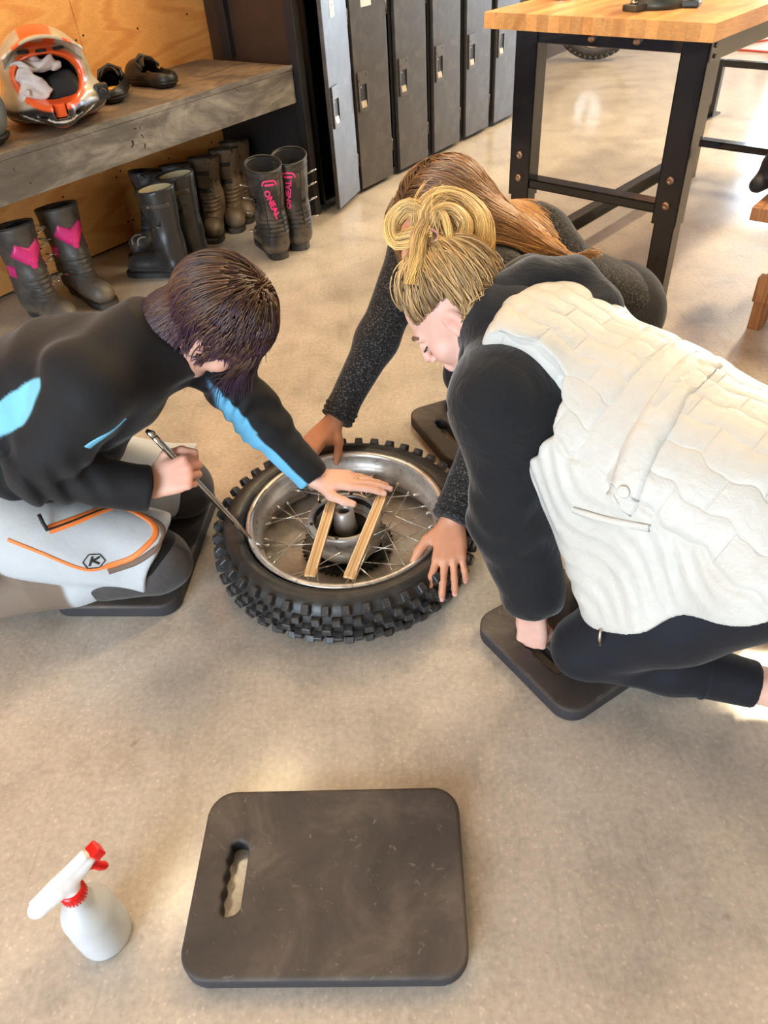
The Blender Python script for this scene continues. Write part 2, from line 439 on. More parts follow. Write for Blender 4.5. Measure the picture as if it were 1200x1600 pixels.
MAT['plaster'] = pmat('painted_wall', lin((205, 190, 165)), 0.8, var=0.05)
MAT['ceiling'] = pmat('ceiling_steel', lin((190, 175, 150)), 0.8, var=0.06)
MAT['ply'] = wood_mat('plywood', lin((236, 168, 94)), lin((242, 176, 100)), lin((226, 152, 80)), 3.4, (0.30, 0.30, 2.6), 0.5, knots=False, soft=True)
MAT['stud'] = pmat('dark_stud', lin((70, 50, 34)), 0.8)
MAT['black'] = pmat('black_paint', lin((26, 25, 26)), 0.5, var=0.3)
MAT['steel'] = pmat('bright_steel', lin((200, 196, 190)), 0.25, 1.0, var=0.12, scale=30)
MAT['darksteel'] = pmat('dark_steel', lin((60, 56, 54)), 0.35, 0.9, var=0.2, scale=30)
MAT['screw'] = pmat('dark_screw', lin((40, 30, 24)), 0.5, 0.6)

def room_obj(name, b, m, parent=None, s=0, t=0, z=0):
    """geometry written in room axes: x = s, y = -t"""
    o = obj(name, b, m, parent)
    if parent is None: o.location = room(s, t, z); o.rotation_euler = (0, 0, ROOM_A)
    return o
wl = room_obj('wall_left', boxm(-3.5, 14, 0.0, 0.15, 0, 3.6), MAT['stud'], s=0, t=-0.014); wl['kind'] = 'structure'
k = 0
for s0 in (-1.505, -0.285, 0.935, 2.155):
    for z0, z1 in ((0.012, 2.44), (2.446, 3.58)):
        bb = boxm(s0+0.0012, s0+1.2188, -0.0125, 0, z0, z1, 0.0015)
        obj('plywood_panel', bb, MAT['ply'], wl)
bb0 = bmesh.new(); lathe(bb0, [(0.0045, 0), (0.0045, 0.0008), (0.002, 0.0012)], 10, mat=Matrix.Rotation(math.pi/2, 4, 'X'))
scr = bpy.data.meshes.new('screw'); bb0.to_mesh(scr); bb0.free(); scr.materials.append(MAT['screw'])
for s_ in (2.139, 2.172, 2.45, 2.75, 1.55, 1.85):
    for z_ in (0.10, 0.30, 0.50, 0.82, 1.05):
        if s_ not in (2.139, 2.172) and z_ not in (0.30, 0.82): continue
        obj('screw', scr, None, wl, (s_+random.uniform(-.006, .006), -0.0125, z_+random.uniform(-.012, .012)))
# far wall with an open bay door, right wall, ceiling
bb = bmesh.new(); box(bb, 0, 0.15, -0.3, 0.0, 0, 3.6); box(bb, 0, 0.15, -8, -5.3, 0, 3.6); box(bb, 0, 0.15, -5.3, -0.3, 3.1, 3.6)
room_obj('wall_back', bb, MAT['plaster'], s=13.5)['kind'] = 'structure'
bb = bmesh.new()
for y0, y1 in ((-0.3, -0.22), (-5.38, -5.3)): box(bb, -0.02, 0.17, y0, y1, 0, 3.1, 0.004)
box(bb, -0.02, 0.17, -5.38, -0.22, 3.1, 3.18, 0.004)
room_obj('trim_1', bb, MAT['darksteel'], s=13.5)['kind'] = 'structure'
bb = bmesh.new(); box(bb, -0.15, 0, -1.8, 0.0, 0, 3.6); box(bb, -0.15, 0, -7.75, -4.2, 0, 3.6); box(bb, -0.15, 0, -4.2, -1.8, 3.0, 3.6)
room_obj('wall_front_unseen', bb, MAT['plaster'], s=-3.5)['kind'] = 'structure'  # added behind the camera; its opening is sized to hold back sky light
room_obj('wall_right', boxm(-3.5, 13.5, -0.15, 0.0, 0, 3.6), MAT['plaster'], s=0, t=7.6)['kind'] = 'structure'
room_obj('ceiling', boxm(-3.5, 13.65, -7.75, 0.15, 0, 0.1), MAT['ceiling'], z=3.6)['kind'] = 'structure'

# ceiling lamps: warm high-bay fittings
def emis(name, col, s):
    m, nt, nd, lk, p = newmat(name); p.inputs['Emission Color'].default_value = (*col, 1); p.inputs['Emission Strength'].default_value = s
    p.inputs['Base Color'].default_value = (0.8, 0.8, 0.8, 1); return m
MAT['lamp'] = emis('warm_diffuser', (1.0, 0.78, 0.5), 6.0)
LAMPS = [((2.6, 3.1), 150, 'nearest the lumber stand'), ((0.6, 4.6), 90, 'over the lockers'), ((4.2, 6.2), 190, 'over the far floor'), ((-1.1, 2.3), 26, 'over the boot bench')]
for (x, y), pw, where in LAMPS:
    t = thing('ceiling_light', 'warm white ceiling light fitting '+where, 'light', (x, y, 3.42), ROOM_A, 'warm ceiling lights')
    obj('housing', boxm(-0.62, 0.62, -0.16, 0.16, 0.02, 0.09, 0.01), MAT['darksteel'], t)
    obj('diffuser', boxm(-0.60, 0.60, -0.14, 0.14, 0.0, 0.02, 0.004), MAT['lamp'], t)
    for sx in (-0.45, 0.45):
        bb = bmesh.new(); tube(bb, [(sx, 0, 0.09), (sx, 0, 0.18)], 0.006); obj('hanger', bb, MAT['darksteel'], t)
    ld = bpy.data.lights.new('lamp_light', 'AREA'); ld.shape = 'RECTANGLE'; ld.size = 1.2; ld.size_y = 0.28; ld.energy = pw; ld.color = (1.0, 0.79, 0.50)
    lo = link(bpy.data.objects.new('lamp_light', ld)); lo.parent = t; lo.location = (0, 0, -0.012)

# ================================================================= bench along the wall
MAT['benchtop'] = wood_mat('worn_bench_top', lin((132, 112, 90)), lin((152, 130, 104)), lin((108, 90, 72)), 5.0, (0.25, 2.2, 1), 0.6, wear=lin((82, 75, 68)))
def fascia_mat():
    m, nt, nd, lk, p = newmat('scuffed_grey_paint')
    v = mapping(nd, lk, (0.6, 1, 1.6))
    n = noise(nd, lk, v, 5, 8, 0.7, 0.5); r = ramp(nd, [(0.3, lin((66, 61, 56))), (0.48, lin((98, 92, 84))), (0.70, lin((164, 156, 143)))]); lk.new(n.outputs['Fac'], r.inputs['Fac'])
    n2 = noise(nd, lk, mapping(nd, lk, (1, 1, 1)), 16, 3, 0.6, 1.2); r2 = ramp(nd, [(0.27, lin((24, 20, 18))), (0.31, (1, 1, 1))]); lk.new(n2.outputs['Fac'], r2.inputs['Fac'])
    lk.new(mixc(nd, lk, 1.0, r.outputs['Color'], r2.outputs['Color'], 'MULTIPLY'), p.inputs['Base Color']); p.inputs['Roughness'].default_value = 0.45
    lk.new(bump(nd, lk, n2.outputs['Fac'], 0.2, 0.004), p.inputs['Normal']); return m
MAT['fascia'] = fascia_mat()
bench = thing('boot_bench', 'long dark worn wooden bench fixed along the plywood wall', 'bench', room(0, 0), ROOM_A)
obj('bench_top', boxm(-0.6, 2.775, -0.556, -0.014, 0.628, 0.649, 0.002), MAT['benchtop'], bench)
obj('front_board', boxm(-0.6, 2.785, -0.564, -0.526, 0.500, 0.628, 0.003), MAT['fascia'], bench)
obj('edge_strip', boxm(-0.6, 2.785, -0.566, -0.556, 0.6285, 0.6485, 0.002), MAT['fascia'], bench)
for s0 in (-0.5, 0.35):
    obj('leg', boxm(s0, s0+0.04, -0.52, -0.02, 0, 0.628, 0.002), MAT['stud'], bench)
obj('rear_batten', boxm(-0.6, 2.77, -0.06, -0.016, 0.56, 0.627, 0.002), MAT['stud'], bench)

# dark partition between bench and lockers
MAT['brown'] = pmat('dark_brown_laminate', lin((52, 36, 27)), 0.45, var=0.2, dirt=lin((80, 62, 50)), dirt_amt=0.25)
part = thing('partition', 'dark brown partition board between the bench and the black lockers', 'partition', room(0, 0), ROOM_A)
obj('board', boxm(2.846, 2.866, -0.52, -0.014, 0, 1.95, 0.002), MAT['brown'], part)
obj('post', boxm(2.79, 2.828, -0.60, -0.545, 0, 1.95, 0.003), MAT['black'], part)
obj('batten', boxm(2.815, 2.846, -0.17, -0.11, 0.652, 1.95, 0.003), MAT['black'], part)
obj('lower_board', boxm(2.800, 2.815, -0.54, -0.03, 0.0, 0.49, 0.002), MAT['black'], part)

# ================================================================= lockers
MAT['locker'] = pmat('grey_brown_locker_paint', lin((72, 67, 63)), 0.32, 0.2, var=0.12, scale=5, dirt=lin((150, 140, 128)), dirt_amt=0.16, dirt_scale=14, bmp=0.05, bscale=60)
MAT['lockerdark'] = pmat('locker_frame', lin((20, 19, 19)), 0.5)
MAT['handle'] = pmat('handle_plate', lin((92, 86, 80)), 0.3, 0.5, var=0.2, scale=40)
MAT['lip'] = pmat('worn_lip', lin((190, 170, 140)), 0.4, 0.3)
MAT['sticker'] = pmat('white_sticker', lin((225, 220, 212)), 0.5, var=0.04)
MAT['faint'] = pmat('faint_print', lin((170, 166, 160)), 0.6)
MAT['ink'] = pmat('black_ink', lin((30, 30, 34)), 0.6)
LK = ['first locker beside the bench, door standing slightly ajar', 'second locker from the bench, white label at its top', 'third locker from the bench, dark grey door', 'fourth locker from the bench, behind the long-haired head', 'fifth locker from the bench, dark grey door near workbench', 'last locker, partly hidden by the workbench top']
for i, lab in enumerate(LK):
    s0 = 2.80+0.35*i
    t = thing('locker', 'tall dark steel '+lab, 'locker', room(s0, 0), ROOM_A, 'dark steel lockers')
    bb = bmesh.new()
    y0, y1 = -0.59, -0.02
    x0 = 0.07 if i == 0 else 0.0
    for a in ((x0, x0+0.012, y0, y1, 0.03, 1.95), (0.338, 0.35, y0, y1, 0.03, 1.95), (x0, 0.35, y1-0.01, y1, 0.03, 1.95), (x0, 0.35, y0, y1, 0.03, 0.045), (x0, 0.35, y0, y1, 1.935, 1.95), (x0, 0.35, y0, y1, 0.9, 0.91)): box(bb, *a)
    obj('body', bb, MAT['lockerdark'], t)
    obj('plinth', boxm(x0+0.01, 0.34, -0.55, -0.03, 0.0, 0.03), MAT['lockerdark'], t)
    # door: local frame hinged on its right edge; x runs left
    bb = bmesh.new()
    d0, d1 = (0.055, 0.335) if i == 0 else (0.012, 0.292)
    W = d1-d0
    box(bb, -W, 0, -0.02, 0.0, 0.022, 1.93, 0.003)
    # recess for the handle
    hx0, hx1, hz0, hz1 = -W+0.030, -W+0.082, 0.395, 0.495
    door = obj('door', bb, MAT['locker'], t, (d1, -0.592, 0), (0, 0, math.radians(16 if i == 0 else 0)))
    pb = bmesh.new()
    for a in ((hx0-0.014, hx1+0.010, 0.495, 0.548), (hx0-0.014, hx0, 0.385, 0.495), (hx1, hx1+0.010, 0.385, 0.495), (hx0-0.014, hx1+0.010, 0.378, 0.395)):
        box(pb, a[0], a[1], -0.028, -0.0205, a[2], a[3], 0.0015)
    obj('handle_plate', pb, MAT['handle'], door)
    obj('handle_recess', boxm(hx0, hx1, -0.0225, -0.0202, hz0, hz1), MAT['lockerdark'], door)
    pb = bmesh.new(); prismv = [(-0.0275, 0.395), (-0.0275, 0.401), (-0.0230, 0.424), (-0.0230, 0.395)]
    vs0 = [pb.verts.new((hx0+0.006, y, z)) for y, z in prismv]; vs1 = [pb.verts.new((hx1-0.004, y, z)) for y, z in prismv]
    for q in range(4): pb.faces.new((vs0[q], vs0[(q+1) % 4], vs1[(q+1) % 4], vs1[q]))
    pb.faces.new(vs0); pb.faces.new(vs1[::-1]); bmesh.ops.recalc_face_normals(pb, faces=pb.faces)
    obj('handle_lip', pb, MAT['lip'], door)
    pb = bmesh.new(); lathe(pb, [(0.004, 0), (0.004, 0.003), (0.002, 0.004)], 10, mat=Matrix.Translation((hx0+0.010, -0.0225, 0.485)) @ Matrix.Rotation(math.pi/2, 4, 'X'))
    obj('rivet', pb, MAT['lip'], door)
    for hz in (0.17, 0.78, 1.6):
        pb = bmesh.new(); tube(pb, [(0.004, -0.016, hz-0.03), (0.004, -0.016, hz+0.03)], 0.0065); obj('hinge', pb, MAT['handle'], door)
    if i < 2:
        lx0, lx1 = (-W+0.085, -W+0.135) if i == 0 else (-W+0.085, -W+0.165)
        st_ = obj('number_label', boxm(lx0, lx1, -0.0212, -0.0200, 0.80, 0.862, 0.0), MAT['sticker'], door)
        tb = bmesh.new(); box(tb, lx0+0.010, lx1-0.010, -0.0214, -0.0212, 0.842, 0.846); box(tb, lx0+0.010, lx1-0.022, -0.0214, -0.0212, 0.826, 0.829)
        obj('printed_lines', tb, MAT['faint'], st_)

# ================================================================= workbench
TA = math.radians(45)
MAT['butcher'] = None
def butcher_mat(name, tone):
    return wood_mat(name, lin((224*tone, 162*tone, 96*tone)), lin((232*tone, 172*tone, 106*tone)), lin((212*tone, 148*tone, 84*tone)), 4.0, (0.12, 1.6, 0.9), 0.35, soft=True)
BM = [butcher_mat('maple_stave_%d' % i, tn) for i, tn in enumerate((0.92, 1.0, 1.06, 0.97))]
MAT['tframe'] = pmat('glossy_black_steel', lin((27, 30, 38)), 0.22, 0.2, var=0.1, coat=0.5)
MAT['bolt'] = pmat('zinc_bolt', lin((178, 150, 128)), 0.3, 0.9, var=0.2, scale=60)
def workbench(loc, label, L=1.62, frames=(0.0, 1.5), rails=True):
    t = thing('workbench', label, 'workbench', loc, TA)
    top = obj('bench_top', boxm(-0.018, L+0.02, 0.0, 0.002, 0.848, 0.89), BM[1], t)   # core strip, the staves carry the look
    rnd = random.Random(3)
    n = 19; y0, y1 = -0.012, 0.765; w = (y1-y0)/n
    for i in range(n):
        x = -0.02; segs = [rnd.uniform(0.35, 1.0)]
        while sum(segs) < L+0.04-0.5: segs.append(rnd.uniform(0.5, 0.9))
        segs.append(L+0.04-sum(segs))
        for sg in segs:
            obj('stave', boxm(x+0.0003, x+sg-0.0003, y0+i*w+0.0002, y0+(i+1)*w-0.0002, 0.846, 0.892, 0.0006), rnd.choice(BM), top); x += sg
    def channel(x0, x1, y0, y1, z0, z1, open_side):
        bb = bmesh.new(); th = 0.004
        # front plate and returns: an open C section
        if open_side == 'x+':
            box(bb, x0, x0+th, y0, y1, z0, z1); box(bb, x0, x1, y0, y0+th, z0, z1); box(bb, x0, x1, y1-th, y1, z0, z1)
        elif open_side == 'x-':
            box(bb, x1-th, x1, y0, y1, z0, z1); box(bb, x0, x1, y0, y0+th, z0, z1); box(bb, x0, x1, y1-th, y1, z0, z1)
        return bb
    for fi, fx in enumerate(frames):
        for y0_, y1_ in ((0.0, 0.082), (0.565, 0.648)):
            leg = obj('leg', channel(fx, fx+0.06, y0_, y1_, 0.33, 0.846, 'x+'), MAT['tframe'], t)
            obj('leg_extension', channel(fx+0.005, fx+0.055, y0_+0.004, y1_-0.008, 0.006, 0.42, 'x+'), MAT['tframe'], leg)
            obj('foot', boxm(fx, fx+0.06, y0_+0.005, y1_-0.005, 0.0, 0.006), MAT['darksteel'], leg)
            for zz in (0.393, 0.470):
                pb = bmesh.new(); lathe(pb, [(0.013, 0), (0.013, 0.005), (0.009, 0.009), (0.004, 0.009), (0.003, 0.006)], 14, mat=Matrix.Translation((fx, y0_+0.042, zz)) @ Matrix.Rotation(-math.pi/2, 4, 'Y'))
                obj('bolt', pb, MAT['bolt'], leg)
            for zz in (0.10, 0.13, 0.16, 0.19, 0.22):
                pb = bmesh.new(); lathe(pb, [(0.0055, 0), (0.0055, 0.0006)], 10, mat=Matrix.Translation((fx+0.005, y0_+0.040, zz)) @ Matrix.Rotation(-math.pi/2, 4, 'Y'))
                obj('adjust_hole', pb, MAT['lockerdark'], leg)
        bb = bmesh.new(); cz = 0.392 if fi == 0 else 0.185; box(bb, fx+0.004, fx+0.008, 0.082, 0.565, cz-0.03, cz); box(bb, fx+0.004, fx+0.062, 0.082, 0.565, cz-0.004, cz); box(bb, fx+0.004, fx+0.062, 0.082, 0.565, cz-0.03, cz-0.026)
        obj('crossbar', bb, MAT['tframe'], t)
        obj('top_rail', boxm(fx+0.002, fx+0.05, 0.082, 0.565, 0.812, 0.846, 0.002), MAT['tframe'], t)
        for yy in (0.22, 0.37):
            pb = bmesh.new(); lathe(pb, [(0.011, 0), (0.011, 0.008), (0.006, 0.009), (0.006, 0.02)], 6, mat=Matrix.Translation((fx+0.002, yy, 0.835)) @ Matrix.Rotation(-math.pi/2, 4, 'Y'))
            obj('nut', pb, MAT['bolt'], t)
    ap = obj('apron', boxm(0.0, L-0.01, -0.006, -0.001, 0.795, 0.845, 0.001), MAT['apron'], t)
    for xx in (0.022, 0.028):
        pb = bmesh.new(); lathe(pb, [(0.007, 0), (0.006, 0.004)], 12, mat=Matrix.Translation((xx, -0.006, 0.835 if xx < 0.025 else 0.808)) @ Matrix.Rotation(math.pi/2, 4, 'X')); obj('apron_bolt', pb, MAT['darksteel'], ap)
    if rails:
        bb = bmesh.new(); box(bb, 0.06, frames[-1], 0.615, 0.619, 0.075, 0.135); box(bb, 0.06, frames[-1], 0.58, 0.619, 0.131, 0.135); box(bb, 0.06, frames[-1], 0.58, 0.619, 0.075, 0.079)
        obj('stretcher', bb, MAT['apron'], t)
    return t
MAT['apron'] = pmat('polished_steel_strip', lin((120, 116, 112)), 0.14, 0.85, var=0.08, scale=5)
wb = workbench((1.013, 2.361, 0), 'maple-topped workbench on glossy black steel legs beside the lockers')
e_, n_ = Vector((math.cos(TA), math.sin(TA), 0)), Vector((-math.sin(TA), math.cos(TA), 0))
def tpos(x, y, z): return Vector((1.013, 2.361, 0))+e_*x+n_*y+Vector((0, 0, z))
t2 = thing('steel_stand', 'low black steel barrier stand on the far floor behind the workbench', 'stand', tpos(2.62, 0.35, 0), TA)
for y0_ in (0.0, 0.60):
    obj('leg', boxm(0.005, 0.045, y0_, y0_+0.07, 0.012, 0.315, 0.003), MAT['tframe'], t2); obj('foot', boxm(-0.10, 0.15, y0_+0.01, y0_+0.06, 0, 0.012, 0.002), MAT['tframe'], t2)
obj('crossbar', boxm(0.005, 0.045, 0.07, 0.60, 0.28, 0.315, 0.002), MAT['tframe'], t2)

# vise and tin on the workbench
MAT['cast'] = pmat('cast_iron_enamel', lin((72, 78, 76)), 0.45, 0.5, var=0.3, scale=14, dirt=lin((128, 112, 96)), dirt_amt=0.6, bmp=0.15, bscale=50)
vz = thing('bench_vise', 'grey cast iron vise bolted to the workbench top', 'vise', tpos(0.215, 0.275, 0.892), TA+math.radians(18))
bb = bmesh.new(); lathe(bb, [(0.082, 0), (0.082, 0.018), (0.072, 0.026), (0.066, 0.060), (0.070, 0.066)], 32); obj('base', bb, MAT['cast'], vz)
for a in (25, 145, 265):
    ca, sa = math.cos(math.radians(a)), math.sin(math.radians(a))
    bb = boxm(0.06, 0.125, -0.028, 0.028, 0, 0.018, 0.006, Matrix.Rotation(math.radians(a), 4, 'Z')); ear = obj('mounting_ear', bb, MAT['cast'], vz)
    bb = bmesh.new(); lathe(bb, [(0.013, 0.018), (0.013, 0.027), (0.006, 0.028), (0.006, 0.036)], 6, mat=Matrix.Translation((ca*0.103, sa*0.103, 0))); obj('bolt', bb, MAT['steel'], ear)
bb = bmesh.new(); lathe(bb, [(0.060, 0.066), (0.062, 0.085), (0.045, 0.10), (0.045, 0.125)], 28); obj('swivel', bb, MAT['cast'], vz)
obj('body', boxm(-0.11, 0.10, -0.035, 0.035, 0.115, 0.175, 0.010), MAT['cast'], vz)
obj('rear_jaw', boxm(-0.03, 0.02, -0.06, 0.06, 0.165, 0.215, 0.008), MAT['cast'], vz)
obj('front_jaw', boxm(0.07, 0.115, -0.06, 0.06, 0.11, 0.215, 0.008), MAT['cast'], vz)
bb = bmesh.new(); tube(bb, [(0.10, 0, 0.14), (0.19, 0, 0.14)], 0.014, 12); obj('screw_shaft', bb, MAT['steel'], vz)
bb = bmesh.new(); tube(bb, [(0.175, -0.1, 0.14), (0.175, 0.1, 0.14)], 0.006, 10); obj('handle_bar', bb, MAT['steel'], vz)
tin = thing('tin_can', 'small pale tin standing at the back of the workbench top', 'tin', tpos(0.30, 0.665, 0.892))
bb = bmesh.new(); lathe(bb, [(0.036, 0), (0.038, 0.003), (0.037, 0.007), (0.037, 0.078), (0.039, 0.082)], 28); obj('can_body', bb, MAT['sticker'], tin)
bb = bmesh.new(); lathe(bb, [(0.0385, 0.0825), (0.0385, 0.088), (0.034, 0.089)], 28); obj('lid', bb, MAT['steel'], tin)
bb = bmesh.new(); lathe(bb, [(0.0386, 0.0003), (0.0392, 0.003), (0.0386, 0.006)], 28, False, False); obj('rim', bb, MAT['steel'], tin)

# ================================================================= wheel lying on the floor
MAT['rubber'] = pmat('dusty_rubber', lin((44, 43, 43)), 0.42, var=0.25, scale=25, dirt=lin((104, 98, 92)), dirt_amt=0.35, dirt_scale=30, bmp=0.15, bscale=120)
MAT['knob'] = pmat('worn_tread_rubber', lin((50, 49, 50)), 0.40, var=0.3, scale=40, dirt=lin((120, 114, 108)), dirt_amt=0.45, dirt_scale=45, bmp=0.3, bscale=160)
MAT['alloy'] = pmat('scratched_alloy', lin((214, 208, 200)), 0.30, 0.65, var=0.2, scale=35, dirt=lin((120, 96, 74)), dirt_amt=0.6, dirt_scale=18, bmp=0.08, bscale=90)
MAT['castalloy'] = pmat('cast_alloy', lin((184, 178, 170)), 0.42, 0.55, var=0.25, scale=22, dirt=lin((92, 80, 68)), dirt_amt=0.5, bmp=0.2, bscale=70)
MAT['spoke'] = pmat('spoke_steel', lin((214, 210, 204)), 0.25, 0.75, var=0.2, scale=60)
MAT['inkblack'] = pmat('dark_oily', lin((22, 21, 21)), 0.4, var=0.3)
def revolve(prof, seg=96, closed=True, mi=0):
    """closed profile (r, z) swept round z"""
    n = len(prof); a = np.arange(seg)*2*np.pi/seg; pr = np.array(prof)
    v = np.stack([np.outer(np.cos(a), pr[:, 0]), np.outer(np.sin(a), pr[:, 0]), np.tile(pr[:, 1], (seg, 1))], -1).reshape(-1, 3)
    m = n if closed else n-1
    q = [(i*n+j, ((i+1) % seg)*n+j, ((i+1) % seg)*n+(j+1) % n, i*n+(j+1) % n) for i in range(seg) for j in range(m)]
    return np_mesh('lathe', v, np.array(q))
def smooth_prof(pts, n): return [(p.x, p.y) for p in spline([(a, b, 0) for a, b in pts], n)]
TIRE_PROF = [(0.232, 0.100), (0.240, 0.112), (0.257, 0.120), (0.278, 0.117), (0.293, 0.104), (0.299, 0.082), (0.301, 0.058), (0.298, 0.034), (0.290, 0.014), (0.274, 0.003), (0.252, 0.003), (0.234, 0.012), (0.226, 0.022),
             (0.232, 0.030), (0.262, 0.020), (0.288, 0.058), (0.262, 0.098), (0.234, 0.094)]
KNOB_ROWS = [(0.2965, 0.104, 55, (0.021, 0.024, 0.013)), (0.3015, 0.080, 14, (0.023, 0.019, 0.013)), (0.3035, 0.0575, 0, (0.025, 0.020, 0.014)), (0.3015, 0.034, -14, (0.023, 0.019, 0.013)), (0.293, 0.0145, -50, (0.021, 0.022, 0.012))]
def knob_mesh(dx, dy, dz):
    bb = bmesh.new(); vs = box(bb, -dx/2, dx/2, -dy/2, dy/2, -0.004, dz)
    for v in bb.verts:
        if v.co.z > 0: v.co.x *= 0.80; v.co.y *= 0.80
    bmesh.ops.bevel(bb, geom=list(bb.edges), offset=0.0016, segments=1, affect='EDGES')
    me = bpy.data.meshes.new('knob'); bb.to_mesh(me); bb.free(); me.materials.append(MAT['knob']); return me
def make_tire(parent, n=44, rows=KNOB_ROWS, scale=1.0):
    t = obj('tire', revolve(TIRE_PROF, 120), MAT['rubber'], parent)
    for ri, (r, z, tilt, (dx, dy, dz)) in enumerate(rows):
        me = knob_mesh(dx, dy, dz)
        for i in range(n):
            a = 2*math.pi*(i+(0.5 if ri % 2 else 0.0))/n; tl = math.radians(tilt)
            k = link(bpy.data.objects.new('tread_knob', me)); k.parent = t
            k.matrix_local = Matrix.Rotation(a, 4, 'Z') @ Matrix.Translation((r, 0, z)) @ Matrix.Rotation(math.pi/2-tl, 4, 'Y') @ Matrix.Rotation(math.pi/2, 4, 'Z') @ Matrix.Rotation(random.uniform(-.05, .05), 4, 'Z')
    for rr, zz in ((0.262, 0.1195), (0.246, 0.1155)):
        obj('sidewall_ridge', revolve([(rr-0.0015, zz-0.003), (rr, zz+0.0008), (rr+0.0015, zz-0.003)], 120), MAT['rubber'], t)
    return t
def make_spokes(parent, rim_r, hub_r, hub_z, n=36, mid=0.058, rad=0.0016):
    for i in range(n):
        a = 2*math.pi*i/n; up = i % 2; side = 1 if (i//2) % 2 else -1
        hz = mid+(hub_z if up else -hub_z); ha = a+side*math.radians(50)
        p0 = Vector((hub_r*math.cos(ha), hub_r*math.sin(ha), hz)); p1 = Vector((rim_r*math.cos(a), rim_r*math.sin(a), mid+(0.006 if up else -0.006)))
        bb = bmesh.new(); tube(bb, [p0, p1], rad, 6); d = (p0-p1).normalized()
        sp = obj('spoke', bb, MAT['spoke'], parent)
        bb = bmesh.new(); tube(bb, [p1-d*0.004, p1+d*0.016], 0.0036, 6); obj('nipple', bb, MAT['spoke'], sp)
wheel = thing('motorcycle_wheel', 'knobbly dirt bike rear wheel lying flat on the concrete floor', 'wheel', (-0.095, 1.325, 0.0))
tire = make_tire(wheel)
tire.rotation_euler = (math.radians(0.6), 0, 0)
rimp = [(0.2375, 0.1130), (0.2350, 0.1165), (0.2290, 0.1172), (0.2235, 0.1150), (0.2215, 0.1080), (0.2205, 0.0900), (0.2135, 0.0800), (0.2080, 0.0700), (0.2060, 0.0580), (0.2080, 0.0470), (0.2135, 0.0380), (0.2225, 0.0300), (0.2235, 0.0180), (0.2255, 0.0085), (0.2290, 0.0065), (0.2315, 0.0090), (0.2290, 0.0300), (0.2180, 0.0420), (0.2150, 0.0580), (0.2180, 0.0740), (0.2290, 0.0900), (0.2330, 0.1080)]
rim = obj('rim', revolve(rimp, 120), MAT['alloy'], wheel); rim.rotation_euler = (math.radians(1.6), 0, 0); rim.location = (0.006, -0.002, 0.004)
make_spokes(rim, 0.2065, 0.078, 0.026)
hp = [(0.0, 0.030), (0.040, 0.026), (0.062, 0.020), (0.082, 0.026), (0.086, 0.036), (0.074, 0.044), (0.070, 0.060), (0.074, 0.076), (0.086, 0.082), (0.0885, 0.100), (0.084, 0.108), (0.076, 0.106), (0.072, 0.090), (0.066, 0.072), (0.050, 0.066), (0.0, 0.066)]
hub = obj('hub', revolve(hp, 64, closed=False), MAT['castalloy'], wheel)
obj('drum_lining', revolve([(0.0715, 0.100), (0.0735, 0.102), (0.0705, 0.076), (0.062, 0.0690), (0.030, 0.0670), (0.030, 0.0665), (0.0645, 0.068), (0.0712, 0.078)], 64), MAT['inkblack'], hub)
obj('axle_boss', revolve([(0.030, 0.064), (0.026, 0.090), (0.0235, 0.124), (0.020, 0.127), (0.0150, 0.126), (0.0135, 0.110), (0.0135, 0.066)], 40), MAT['castalloy'], hub)
obj('bearing', revolve([(0.0133, 0.112), (0.0133, 0.116), (0.0085, 0.116), (0.0085, 0.112)], 32), MAT['darksteel'], hub)
for i in range(6):
    a = math.pi/3*i+0.3; bb = bmesh.new(); lathe(bb, [(0.0042, 0.107), (0.0042, 0.111), (0.002, 0.1115)], 10, mat=Matrix.Translation((0.081*math.cos(a), 0.081*math.sin(a), 0))); obj('cover_screw', bb, MAT['darksteel'], hub)
# sprocket under the hub
bb = bmesh.new(); nt_ = 48; out = []
for i in range(nt_*4):
    a = 2*math.pi*i/(nt_*4); out.append(((0.112 if i % 4 in (0, 1) else 0.104)*math.cos(a), (0.112 if i % 4 in (0, 1) else 0.104)*math.sin(a)))
prism(bb, out, 0.012, 0.018); obj('sprocket', bb, MAT['inkblack'], wheel)
for i in range(6):
    a = math.pi/3*i; bb = bmesh.new(); lathe(bb, [(0.006, 0.018), (0.006, 0.026)], 6, mat=Matrix.Translation((0.07*math.cos(a), 0.07*math.sin(a), 0))); obj('sprocket_bolt', bb, MAT['darksteel'], wheel)
bb = bmesh.new(); lathe(bb, [(0.0115, 0.114), (0.0115, 0.020)], 20, mat=Matrix.Identity(4)); obj('axle_sleeve', bb, MAT['darksteel'], wheel)
bb = bmesh.new(); tube(bb, [(0.2085*math.cos(2.2), 0.2085*math.sin(2.2), 0.06), (0.165*math.cos(2.2), 0.165*math.sin(2.2), 0.066)], 0.004, 8); obj('valve_stem', bb, MAT['darksteel'], rim)

